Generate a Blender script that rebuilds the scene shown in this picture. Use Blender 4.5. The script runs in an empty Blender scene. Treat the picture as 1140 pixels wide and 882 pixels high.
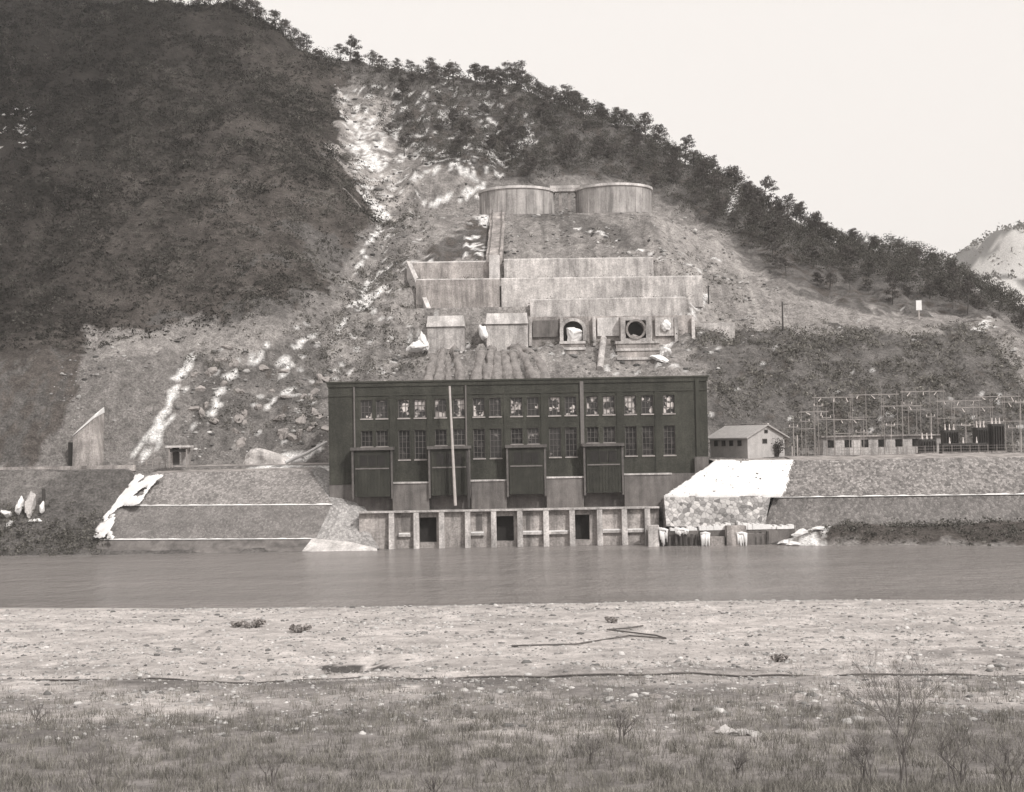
import bpy, bmesh, math, random
import numpy as np
from mathutils import Vector, Matrix, noise as mnoise

random.seed(11)
rng = np.random.default_rng(11)
scene = bpy.context.scene
COL = scene.collection

# ------------------------------------------------------------------ camera
FPX, CX, CY = 1600.0, 570.0, 441.0          # focal length in photo pixels, photo 1140 x 882
CAMZ = 13.75
PITCH = math.atan(54 / 1600.0)
ROLL = math.radians(1.0)
Fv = Vector((0, math.cos(PITCH), math.sin(PITCH)))
R0 = Vector((1, 0, 0))
U0 = R0.cross(Fv)
Rv = R0 * math.cos(ROLL) - U0 * math.sin(ROLL)
Uv = U0 * math.cos(ROLL) + R0 * math.sin(ROLL)
cam_data = bpy.data.cameras.new('camera')
cam = bpy.data.objects.new('camera', cam_data)
COL.objects.link(cam)
cam_data.sensor_width = 36.0
cam_data.lens = FPX / 1140.0 * 36.0
cam_data.clip_start = 0.5
cam_data.clip_end = 20000
m = Matrix((Rv, Uv, -Fv)).transposed().to_4x4()
m.translation = Vector((0, 0, CAMZ))
cam.matrix_world = m
scene.camera = cam

# ------------------------------------------------------------------ world, sun, exposure
SUN_AZ = math.radians(146)     # clockwise from +Y (view direction): from the right, slightly behind the camera
SUN_EL = math.radians(38)
world = bpy.data.worlds.new('World')
scene.world = world
world.use_nodes = True
nt = world.node_tree
nt.nodes.clear()
wo = nt.nodes.new('ShaderNodeOutputWorld')
bg = nt.nodes.new('ShaderNodeBackground')
sky = nt.nodes.new('ShaderNodeTexSky')
sky.sky_type = 'NISHITA'
sky.sun_disc = False
sky.sun_elevation = SUN_EL
sky.sun_rotation = SUN_AZ
sky.dust_density = 4.0
hsv = nt.nodes.new('ShaderNodeHueSaturation')
hsv.inputs['Saturation'].default_value = 0.0
mixs = nt.nodes.new('ShaderNodeMixRGB')
mixs.inputs[0].default_value = 0.72
mixs.inputs[2].default_value = (10.3, 9.75, 9.3, 1)      # even overcast veil
nt.links.new(sky.outputs[0], hsv.inputs['Color'])
nt.links.new(hsv.outputs[0], mixs.inputs[1])
nt.links.new(mixs.outputs[0], bg.inputs[0])
bg.inputs[1].default_value = 0.10
nt.links.new(bg.outputs[0], wo.inputs[0])
sd = bpy.data.lights.new('sun', 'SUN')
sun = bpy.data.objects.new('sun', sd)
COL.objects.link(sun)
sd.energy = 2.6
sd.angle = math.radians(4)
sd.color = (1.0, 0.97, 0.93)
to_sun = Vector((math.sin(SUN_AZ) * math.cos(SUN_EL), math.cos(SUN_AZ) * math.cos(SUN_EL), math.sin(SUN_EL)))
sun.rotation_euler = to_sun.to_track_quat('Z', 'Y').to_euler()
sun.location = (60, -40, 120)
vs = scene.view_settings
vs.view_transform = 'Standard'
vs.look = 'None'
vs.exposure = 0.26
vs.gamma = 1.0
vs.use_curve_mapping = False
scene.cycles.max_bounces = 5
scene.cycles.diffuse_bounces = 2
scene.cycles.glossy_bounces = 3
scene.cycles.transparent_max_bounces = 8

# ------------------------------------------------------------------ helpers
def ray(px, py):
    return Fv * FPX + Rv * (px - CX) + Uv * (CY - py)

def P(px, py, Y):
    """world point seen at photo pixel (px,py) at distance Y"""
    d = ray(px, py)
    k = Y / d.y
    return Vector((d.x * k, Y, CAMZ + d.z * k))

def PZ(px, py, z):
    d = ray(px, py)
    k = (z - CAMZ) / d.z
    return Vector((d.x * k, d.y * k, z))

Fa, Ra, Ua = np.array(Fv), np.array(Rv), np.array(Uv)
def project(x, y, z):
    q = np.stack([x, y, z - CAMZ], -1)
    f = q @ Fa
    f = np.where(f < 1e-3, 1e-3, f)
    return CX + FPX * (q @ Ra) / f, CY - FPX * (q @ Ua) / f

def T(v, warm=None):
    """photo is monochrome: neutral greys with a faint warm tone"""
    if warm is None:
        warm = 1.0
    if warm > 1.5:                       # the painted brick and timber lean to green-black
        return (v, v * 0.99, v * 0.82, 1)
    return (min(1, v * (1 + 0.065 * warm)), v * (1 - 0.022 * warm), v * (1 - 0.065 * warm), 1)

def hashn(ix, iy, seed):
    h = (ix.astype(np.int64) * 374761393 + iy.astype(np.int64) * 668265263 + seed * 974711) & 0x7fffffff
    h = (h ^ (h >> 13)) * 1274126177 & 0x7fffffff
    h = h ^ (h >> 16)
    return (h & 0xffff) / 65535.0

def vnoise(x, y, seed=0):
    ix, iy = np.floor(x), np.floor(y)
    fx, fy = x - ix, y - iy
    fx = fx * fx * (3 - 2 * fx)
    fy = fy * fy * (3 - 2 * fy)
    a = hashn(ix, iy, seed); b = hashn(ix + 1, iy, seed)
    c = hashn(ix, iy + 1, seed); d = hashn(ix + 1, iy + 1, seed)
    return (a * (1 - fx) + b * fx) * (1 - fy) + (c * (1 - fx) + d * fx) * fy

def fbm(x, y, seed=0, oct=4, gain=0.5):
    s = 0; amp = 1; tot = 0
    for i in range(oct):
        s = s + amp * vnoise(x * 2 ** i + 17.3 * i, y * 2 ** i + 9.1 * i, seed + i)
        tot += amp; amp *= gain
    return s / tot

def inpoly(px, py, poly):
    px = np.asarray(px, float); py = np.asarray(py, float)
    r = np.zeros(px.shape, bool)
    n = len(poly)
    for i in range(n):
        x1, y1 = poly[i]; x2, y2 = poly[(i + 1) % n]
        if y1 == y2:
            continue
        c = (y1 > py) != (y2 > py)
        r ^= c & (px < (x2 - x1) * (py - y1) / (y2 - y1) + x1)
    return r

def sstep(a, b, x):
    t = np.clip((x - a) / (b - a), 0, 1)
    return t * t * (3 - 2 * t)

# ---- object helpers
def link(o, parent=None):
    COL.objects.link(o)
    if parent is not None:
        o.parent = parent
    return o

def tag(o, label=None, cat=None, group=None, kind=None):
    if label: o['label'] = label
    if cat: o['category'] = cat
    if group: o['group'] = group
    if kind: o['kind'] = kind
    return o

def empty(name, loc, rz=0, label=None, cat=None, group=None):
    o = bpy.data.objects.new(name, None)
    o.empty_display_size = 0.3
    o.location = loc
    o.rotation_euler = (0, 0, rz)
    link(o)
    return tag(o, label, cat, group)

def copy_tree(o, parent=None):
    c = o.copy()
    COL.objects.link(c)
    if parent is not None:
        c.parent = parent
    for ch in list(o.children):
        copy_tree(ch, c)
    return c

class MB:
    """collects simple shapes into one mesh"""
    def __init__(self):
        self.v = []; self.f = []
    def add(self, vs, fs):
        n = len(self.v)
        self.v += [tuple(p) for p in vs]
        self.f += [tuple(i + n for i in f) for f in fs]
    def box(self, x0, x1, y0, y1, z0, z1):
        self.add([(x0, y0, z0), (x1, y0, z0), (x1, y1, z0), (x0, y1, z0),
                  (x0, y0, z1), (x1, y0, z1), (x1, y1, z1), (x0, y1, z1)],
                 [(0, 3, 2, 1), (4, 5, 6, 7), (0, 1, 5, 4), (1, 2, 6, 5), (2, 3, 7, 6), (3, 0, 4, 7)])
        return self
    def hexa(self, pts):
        self.add(pts, [(0, 3, 2, 1), (4, 5, 6, 7), (0, 1, 5, 4), (1, 2, 6, 5), (2, 3, 7, 6), (3, 0, 4, 7)])
        return self
    def tube(self, pts, rad, n=6, cap=True):
        pts = [Vector(p) for p in pts]
        if not hasattr(rad, '__len__'):
            rad = [rad] * len(pts)
        base = len(self.v)
        for i, p in enumerate(pts):
            d = (pts[min(i + 1, len(pts) - 1)] - pts[max(i - 1, 0)])
            if d.length < 1e-6: d = Vector((0, 0, 1))
            d.normalize()
            a = d.cross(Vector((0, 0, 1)) if abs(d.z) < 0.9 else Vector((1, 0, 0))).normalized()
            b = d.cross(a)
            for k in range(n):
                t = 2 * math.pi * k / n
                self.v.append(tuple(p + (a * math.cos(t) + b * math.sin(t)) * rad[i]))
        for i in range(len(pts) - 1):
            for k in range(n):
                a0 = base + i * n + k; a1 = base + i * n + (k + 1) % n
                self.f.append((a0, a1, a1 + n, a0 + n))
        if cap:
            self.f.append(tuple(base + k for k in reversed(range(n))))
            e = base + (len(pts) - 1) * n
            self.f.append(tuple(e + k for k in range(n)))
        return self
    def lathe(self, cx, cy, prof, n=48):
        base = len(self.v)
        for r, z in prof:
            for k in range(n):
                t = 2 * math.pi * k / n
                self.v.append((cx + r * math.cos(t), cy + r * math.sin(t), z))
        for i in range(len(prof) - 1):
            for k in range(n):
                a0 = base + i * n + k; a1 = base + i * n + (k + 1) % n
                self.f.append((a0, a1, a1 + n, a0 + n))
        return self
    def build(self, name, mat, parent=None, smooth=False, bevel=0):
        me = bpy.data.meshes.new(name)
        me.from_pydata(self.v, [], self.f)
        me.materials.append(mat)
        if smooth:
            me.polygons.foreach_set('use_smooth', [True] * len(me.polygons))
        me.update()
        o = bpy.data.objects.new(name, me)
        link(o, parent)
        if bevel:
            b = o.modifiers.new('bevel', 'BEVEL'); b.width = bevel; b.segments = 1; b.limit_method = 'ANGLE'
        return o

def mesh_np(name, v, quads, mat, tris=None, smooth=False, colors=None):
    me = bpy.data.meshes.new(name)
    v = np.asarray(v, np.float32)
    me.vertices.add(len(v))
    me.vertices.foreach_set('co', v.ravel())
    q = np.asarray(quads, np.int32) if quads is not None and len(quads) else np.zeros((0, 4), np.int32)
    t = np.asarray(tris, np.int32) if tris is not None and len(tris) else np.zeros((0, 3), np.int32)
    loops = np.concatenate([q.ravel(), t.ravel()])
    starts = np.concatenate([np.arange(len(q)) * 4, len(q) * 4 + np.arange(len(t)) * 3]).astype(np.int32)
    me.loops.add(len(loops))
    me.loops.foreach_set('vertex_index', loops.astype(np.int32))
    me.polygons.add(len(starts))
    me.polygons.foreach_set('loop_start', starts)
    if smooth:
        me.polygons.foreach_set('use_smooth', np.ones(len(starts), bool))
    me.update(calc_edges=True)
    if colors is not None:
        ca = me.color_attributes.new('cover', 'FLOAT_COLOR', 'POINT')
        c = np.ones((len(v), 4), np.float32)
        colors = np.asarray(colors)
        if colors.ndim == 1:
            c[:, 0] = colors; c[:, 1] = colors; c[:, 2] = colors
        else:
            c[:, :3] = colors
        ca.data.foreach_set('color', c.ravel())
    me.materials.append(mat)
    o = bpy.data.objects.new(name, me)
    return link(o)

# ------------------------------------------------------------------ materials
def new_mat(name):
    mt = bpy.data.materials.new(name)
    mt.use_nodes = True
    n = mt.node_tree
    b = n.nodes['Principled BSDF']
    b.inputs['Specular IOR Level'].default_value = 0.25
    return mt, n, b

def pos_node(n, scale=(1, 1, 1), obj=False):
    mp = n.nodes.new('ShaderNodeMapping')
    mp.inputs['Scale'].default_value = scale
    mp.inputs['Location'].default_value = (311.7, 177.3, 59.1)
    if obj:
        tc = n.nodes.new('ShaderNodeTexCoord'); n.links.new(tc.outputs['Object'], mp.inputs['Vector'])
    else:
        ge = n.nodes.new('ShaderNodeNewGeometry'); n.links.new(ge.outputs['Position'], mp.inputs['Vector'])
    return mp.outputs[0]

def noise_node(n, vec, scale, detail=5, rough=0.6):
    t = n.nodes.new('ShaderNodeTexNoise')
    t.inputs['Scale'].default_value = scale
    t.inputs['Detail'].default_value = detail
    t.inputs['Roughness'].default_value = rough
    n.links.new(vec, t.inputs['Vector'])
    return t.outputs['Fac']

def ramp(n, fac, stops):
    r = n.nodes.new('ShaderNodeValToRGB')
    el = r.color_ramp.elements
    while len(el) < len(stops): el.new(0.5)
    for e, (p, c) in zip(el, stops):
        e.position = p; e.color = c
    n.links.new(fac, r.inputs[0])
    return r.outputs[0]

def mix(n, a, b, fac=1.0, mode='MULTIPLY'):
    mx = n.nodes.new('ShaderNodeMixRGB')
    mx.blend_type = mode
    for s, i in ((fac, 0), (a, 1), (b, 2)):
        if hasattr(s, 'links') or isinstance(s, bpy.types.NodeSocket): n.links.new(s, mx.inputs[i])
        else: mx.inputs[i].default_value = s
    return mx.outputs[0]

def bump(n, b, h, strength, dist=0.1):
    bp = n.nodes.new('ShaderNodeBump')
    bp.inputs['Strength'].default_value = strength
    bp.inputs['Distance'].default_value = dist
    n.links.new(h, bp.inputs['Height'])
    n.links.new(bp.outputs[0], b.inputs['Normal'])

def G(v):
    return (v, v, v, 1)

def simple(name, v, rough=0.85, ns=2.0, amt=0.25, bs=0.3, streak=0.0, warm=1.0, fine=0.15):
    mt, n, b = new_mat(name)
    p = pos_node(n)
    f1 = noise_node(n, p, ns, 6)
    c = mix(n, T(v, warm), ramp(n, f1, [(0.25, G(1 - amt)), (0.75, G(1 + amt))]))
    f2 = noise_node(n, p, ns * 9, 3)
    c = mix(n, c, ramp(n, f2, [(0.3, G(1 - fine)), (0.7, G(1 + fine))]))
    if streak:
        ps = pos_node(n, (0.55, 0.55, 0.07))
        f3 = noise_node(n, ps, 1.0, 7, 0.72)
        c = mix(n, c, ramp(n, f3, [(0.35, G(1 - streak)), (0.62, G(1 + streak * 0.35))]))
    n.links.new(c, b.inputs['Base Color'])
    b.inputs['Roughness'].default_value = rough
    bump(n, b, f2, bs, 0.05)
    return mt

def masonry(name, v, scale=1.6, amt=0.35, mortar=0.45, warm=0.8):
    mt, n, b = new_mat(name)
    p = pos_node(n)
    vo = n.nodes.new('ShaderNodeTexVoronoi'); vo.inputs['Scale'].default_value = scale
    n.links.new(p, vo.inputs['Vector'])
    ve = n.nodes.new('ShaderNodeTexVoronoi'); ve.feature = 'DISTANCE_TO_EDGE'; ve.inputs['Scale'].default_value = scale
    n.links.new(p, ve.inputs['Vector'])
    bw = n.nodes.new('ShaderNodeRGBToBW'); n.links.new(vo.outputs['Color'], bw.inputs[0])
    c = mix(n, T(v, warm), ramp(n, bw.outputs[0], [(0.15, G(1 - amt)), (0.85, G(1 + amt))]))
    e = ramp(n, ve.outputs['Distance'], [(0.0, G(1 - mortar)), (0.12, G(1.0))])
    c = mix(n, c, e)
    f = noise_node(n, p, 0.25, 5)
    c = mix(n, c, ramp(n, f, [(0.3, G(0.75)), (0.7, G(1.2))]))
    n.links.new(c, b.inputs['Base Color'])
    b.inputs['Roughness'].default_value = 0.95
    bump(n, b, ve.outputs['Distance'], 0.6, 0.15)
    return mt

def cover_mat(name, fine=0.3, fscale=1.4, bs=0.6, bdist=0.25, rough=0.95, s2=6.0):
    """ground whose cover (soil, rock, snow, litter) comes from a per-vertex albedo plus fine grain"""
    mt, n, b = new_mat(name)
    at = n.nodes.new('ShaderNodeVertexColor'); at.layer_name = 'cover'
    p = pos_node(n)
    f1 = noise_node(n, p, fscale, 6, 0.7)
    f2 = noise_node(n, p, s2, 4, 0.7)
    c = mix(n, at.outputs[0], ramp(n, f1, [(0.3, G(1 - fine)), (0.7, G(1 + fine))]))
    c = mix(n, c, ramp(n, f2, [(0.3, G(1 - fine * 0.8)), (0.7, G(1 + fine * 0.8))]))
    n.links.new(c, b.inputs['Base Color'])
    b.inputs['Roughness'].default_value = rough
    b.inputs['Specular IOR Level'].default_value = 0.1
    bump(n, b, f1, bs, bdist)
    return mt

def leaf_mat(name, v, amt=0.4, warm=1.2, use_cover=False):
    mt, n, b = new_mat(name)
    p = pos_node(n)
    f1 = noise_node(n, p, 0.8, 4)
    oi = n.nodes.new('ShaderNodeObjectInfo')
    base = T(v, warm)
    if use_cover:
        at = n.nodes.new('ShaderNodeVertexColor'); at.layer_name = 'cover'; base = at.outputs[0]
    c = mix(n, base, ramp(n, f1, [(0.3, G(1 - amt)), (0.7, G(1 + amt))]))
    c = mix(n, c, ramp(n, oi.outputs['Random'], [(0, G(0.8)), (1, G(1.25))]))
    n.links.new(c, b.inputs['Base Color'])
    b.inputs['Roughness'].default_value = 0.9
    b.inputs['Specular IOR Level'].default_value = 0.1
    return mt

M = {}
M['brick'] = simple('dark_brick', 0.047, 0.8, 0.6, 0.3, 0.4, 0.4, 1.9, 0.3)
M['brick_trim'] = simple('brick_trim', 0.048, 0.8, 1.0, 0.2, 0.3, 0.2, 1.7)
M['pipe'] = simple('downpipe', 0.14, 0.6, 2, 0.2, 0.1, 0.2)
M['sill'] = simple('stone_sill', 0.33, 0.8, 3, 0.3, 0.2)
M['frame'] = simple('window_frame', 0.12, 0.6, 3, 0.3, 0.1)
M['bay'] = simple('stained_timber', 0.038, 0.8, 1.0, 0.3, 0.3, 0.45, 1.7)
M['bay_trim'] = simple('weathered_timber', 0.11, 0.8, 2.0, 0.3, 0.3, 0.3)
M['rail'] = simple('pale_rail', 0.14, 0.7, 3, 0.3, 0.1)
M['conc_dark'] = simple('wet_concrete', 0.15, 0.85, 0.7, 0.3, 0.4, 0.45)
M['conc_mid'] = simple('grey_concrete', 0.32, 0.9, 0.5, 0.42, 0.6, 0.55, 1.0, 0.28)
M['conc'] = simple('pale_concrete', 0.45, 0.9, 0.45, 0.38, 0.6, 0.5, 0.7, 0.28)
M['conc_tank'] = simple('tank_concrete', 0.36, 0.85, 0.35, 0.3, 0.4, 0.55, 0.7)
M['conc_light'] = simple('light_concrete', 0.54, 0.9, 0.6, 0.3, 0.5, 0.4, 0.6, 0.22)
M['dark'] = simple('near_black_fill', 0.025, 0.9, 1, 0.2, 0.2)  # near-black fill; in openings the shade inside is put into the colour
M['snow'] = simple('snow', 0.74, 0.7, 0.9, 0.14, 0.8, 0, 0.25, 0.12)
M['mason'] = masonry('pitched_stone', 0.225, 2.9, 0.45, 0.4)
M['mason_fine'] = masonry('fine_pitched_stone', 0.25, 3.2, 0.35, 0.35)
M['mason_front'] = masonry('fine_stone_wall', 0.19, 3.4, 0.25, 0.3)  # slope's stone in a darker colour for the dimmer river face
M['mason_end'] = masonry('sunlit_pale_stone', 0.36, 3.2, 0.3, 0.3, 0.5)  # sunlight on the end facet painted in: paler than the slope stone
M['mason_dark'] = masonry('dark_stone_wall', 0.185, 2.9, 0.3, 0.3)
M['mason_light'] = masonry('pale_rubble', 0.36, 1.8, 0.55, 0.4, 0.5)
M['plaster'] = simple('plaster', 0.4, 0.85, 1.2, 0.15, 0.2, 0.15, 0.6)
M['roof'] = simple('grey_roof', 0.36, 0.8, 2, 0.2, 0.3, 0, 0.6)
M['pole'] = simple('grey_pole', 0.25, 0.8, 2, 0.3, 0.1)
M['pole_light'] = simple('pale_pole', 0.4, 0.7, 2, 0.2, 0.1)
M['pole_dark'] = simple('tarred_pole', 0.05, 0.8, 2, 0.3, 0.1)
M['metal_dark'] = simple('dark_painted_steel', 0.045, 0.55, 2, 0.3, 0.1)
M['ceramic'] = simple('white_ceramic', 0.62, 0.3, 2, 0.1, 0.0)
M['wood_wet'] = simple('wet_timber', 0.08, 0.8, 2, 0.4, 0.4, 0.4)
M['bark'] = simple('bark', 0.075, 0.95, 3, 0.4, 0.6)
M['twig'] = simple('bare_twig', 0.14, 0.9, 3, 0.35, 0.2)
M['needle'] = leaf_mat('pine_needles', 0.075)
M['brush'] = leaf_mat('brushwood', 0.06, 0.3, use_cover=True)
M['spoil'] = simple('loose_spoil', 0.21, 0.95, 1.1, 0.4, 0.9, 0, 0.9, 0.4)
M['rock'] = simple('boulder', 0.28, 0.95, 0.8, 0.4, 0.8)
M['hill'] = cover_mat('hill_ground', 0.42, 0.8, 1.0, 0.9, s2=3.2)
M['bank'] = cover_mat('bank_ground', 0.3, 1.8, 0.7, 0.12, s2=9)
M['stone'] = leaf_mat('shingle', 0.3, 0.35, 0.6, use_cover=True)
M['grass'] = leaf_mat('dry_grass', 0.2, 0.35, 0.9, use_cover=True)

M['grass_dark'] = simple('dry_weeds', 0.3, 0.9, 3, 0.4, 0.2)
def glass():
    mt, n, b = new_mat('window_glass')
    p = pos_node(n)
    f = noise_node(n, p, 0.8, 2)
    c = ramp(n, f, [(0.5, T(0.03)), (0.57, T(0.5))])
    n.links.new(c, b.inputs['Base Color'])
    b.inputs['Roughness'].default_value = 0.25
    b.inputs['Specular IOR Level'].default_value = 0.5
    return mt
M['glass'] = glass()
def glass_variant(name, lo, hi, v):
    mt = M['glass'].copy(); mt.name = name
    r = [n_ for n_ in mt.node_tree.nodes if n_.type == 'VALTORGB'][0]
    r.color_ramp.elements[0].position = lo; r.color_ramp.elements[1].position = hi; r.color_ramp.elements[1].color = T(v)
    return mt
PANES = [M['glass'], glass_variant('grey_mottled_glass', .6, .7, .3), glass_variant('pale_mottled_glass', .40, .5, .5), glass_variant('patchy_glass', .55, .58, .65)]  # panes with differing amounts of pale mottling
def glass_low():
    mt, n, b = new_mat('dark_window_glass')
    p = pos_node(n)
    f = noise_node(n, p, 1.1, 3)
    c = ramp(n, f, [(0.5, T(0.015)), (0.7, T(0.07))])
    n.links.new(c, b.inputs['Base Color'])
    b.inputs['Roughness'].default_value = 0.3
    return mt
M['glass_low'] = glass_low()

def water_mat():
    mt, n, b = new_mat('river_water')
    p = pos_node(n, (0.35, 1.0, 1.0))
    f = noise_node(n, p, 1.1, 6, 0.65)
    p2 = pos_node(n, (0.02, 0.09, 1))
    f2 = noise_node(n, p2, 1.0, 3)
    c = ramp(n, f2, [(0.35, T(0.22)), (0.65, T(0.29))])
    n.links.new(c, b.inputs['Base Color'])
    b.inputs['Roughness'].default_value = 0.18
    b.inputs['Specular IOR Level'].default_value = 0.5
    b.inputs['IOR'].default_value = 1.33
    p3 = pos_node(n, (0.4, 0.24, 1.0))
    f3 = noise_node(n, p3, 1.0, 6, 0.7)
    fm = mix(n, f, f3, 0.7, 'MIX')
    bump(n, b, fm, 1.0, 3.0)
    return mt
M['water'] = water_mat()

# ------------------------------------------------------------------ terrain of the far bank
ctrl = []
def c3(px, py, Y):
    p = P(px, py, Y); ctrl.append((p.x, p.y, p.z))
def cz(px, Y, z):
    ctrl.append(((px - 570) / 1600 * Y, Y, z))
for px in (-260, -50, 60, 150, 250, 340): cz(px, 222, 11.3)
for px in (400, 480, 570, 680, 760): cz(px, 222, 11.5)
for px in (830, 900, 1000, 1100, 1200, 1400): cz(px, 226, 11.3)
# left cut face, bench, then the dark hillside
for px, d in ((-260, 0), (-50, 0), (60, 0), (150, 0)):
    c3(px, 402, 233); c3(px, 376, 241)
    cz(px, 270, 53); cz(px, 305, 78); cz(px, 345, 107); cz(px, 390, 136); cz(px, 450, 160)
c3(230, 400, 235); c3(240, 372, 242); cz(225, 270, 53); cz(225, 305, 79); cz(240, 345, 106); c3(262, 6, 385); cz(240, 440, 118)
c3(300, 362, 243); cz(310, 270, 55); cz(320, 300, 74); c3(330, 130, 325); c3(330, 48, 378)
c3(360, 300, 264); c3(375, 210, 300)
c3(250, 470, 227); c3(300, 480, 227); c3(340, 470, 228); c3(290, 425, 236); c3(340, 410, 239)
# ravine
c3(365, 352, 251); c3(392, 312, 270); c3(420, 240, 304); c3(425, 190, 322); c3(410, 130, 346)
c3(440, 340, 256); c3(430, 400, 242)
# central slope and tanks' bench
for px in (480, 530, 580, 640, 700, 750):
    c3(px, 418, 238)
for px in (470, 520, 600, 680, 750):
    cz(px, 250, 32.5); cz(px, 258, 40.5); cz(px, 265, 46.2)
for px in (530, 580, 640, 700, 730): cz(px, 292, 60.8); cz(px, 309, 61.3)
c3(480, 240, 290); c3(490, 190, 316); c3(470, 140, 340)
c3(560, 165, 334); c3(650, 165, 336); c3(720, 185, 334); c3(600, 190, 322)
# right flank
c3(800, 380, 250); c3(800, 358, 257); c3(800, 300, 282); c3(790, 240, 312)
for px in (870, 950, 1040):
    c3(px, 378, 249); c3(px, 362, 258); c3(px, 440, 235)
c3(870, 330, 268); c3(870, 295, 288); c3(950, 325, 275); c3(960, 300, 295); c3(1040, 335, 285)
c3(800, 430, 236); c3(1120, 362, 256); c3(1120, 420, 242); c3(1200, 440, 240); c3(1200, 400, 262); c3(1400, 440, 250); c3(1400, 410, 300)
# ridge
ridge = [(330, 52, 378), (400, 66, 372), (460, 80, 368), (520, 88, 366), (600, 106, 362), (660, 124, 358), (720, 154, 350),
         (780, 189, 340), (820, 214, 332), (860, 242, 324), (900, 262, 318), (960, 277, 318), (1040, 296, 322),
         (1100, 334, 318), (1140, 354, 312), (1220, 395, 305)]
for px, py, Y in ridge:
    c3(px, py, Y)
    p = P(px, py, Y)
    ctrl.append((p.x, Y + 45, p.z - 16)); ctrl.append((p.x, Y + 110, p.z - 52))
ctrl = np.array(ctrl, float)
S = 100.0
A = ctrl[:, :2] / S
def tk(r2):
    return np.where(r2 < 1e-12, 0, 0.5 * r2 * np.log(np.maximum(r2, 1e-12)))
n = len(A)
K = tk(((A[:, None] - A[None]) ** 2).sum(-1)) + np.eye(n) * 2e-4
Q = np.c_[np.ones(n), A]
L = np.block([[K, Q], [Q.T, np.zeros((3, 3))]])
sol = np.linalg.solve(L, np.r_[ctrl[:, 2], 0, 0, 0])
def tps(x, y):
    out = np.zeros(x.shape)
    xf, yf = x.ravel() / S, y.ravel() / S
    r = np.empty(xf.shape)
    for i in range(0, len(xf), 20000):
        s = slice(i, i + 20000)
        d = (xf[s, None] - A[None, :, 0]) ** 2 + (yf[s, None] - A[None, :, 1]) ** 2
        r[s] = tk(d) @ sol[:n] + sol[n] + sol[n + 1] * xf[s] + sol[n + 2] * yf[s]
    return r.reshape(x.shape)

STEP_Y = np.array([222, 238, 250.5, 251.5, 254.8, 255.7, 258.8, 259.7, 264.8, 265.7, 269, 290, 293, 309, 316])
STEP_Z = np.array([11.5, 24.4, 31.0, 35.0, 35.1, 38.3, 38.5, 42.5, 42.7, 46.9, 47.6, 59.8, 60.9, 61.2, 66])
BX0, BX1 = P(366, 480, 200).x, P(788, 480, 200).x          # ends of the powerhouse
SHX = np.array([-300, -90, -57, -20, 20, 33, 50, 64, 100, 300.])
SHY = np.array([197, 196, 192.5, 192, 192, 192.5, 186, 177, 168, 160.])
def shore(x):
    return np.interp(x, SHX, SHY)

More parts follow.
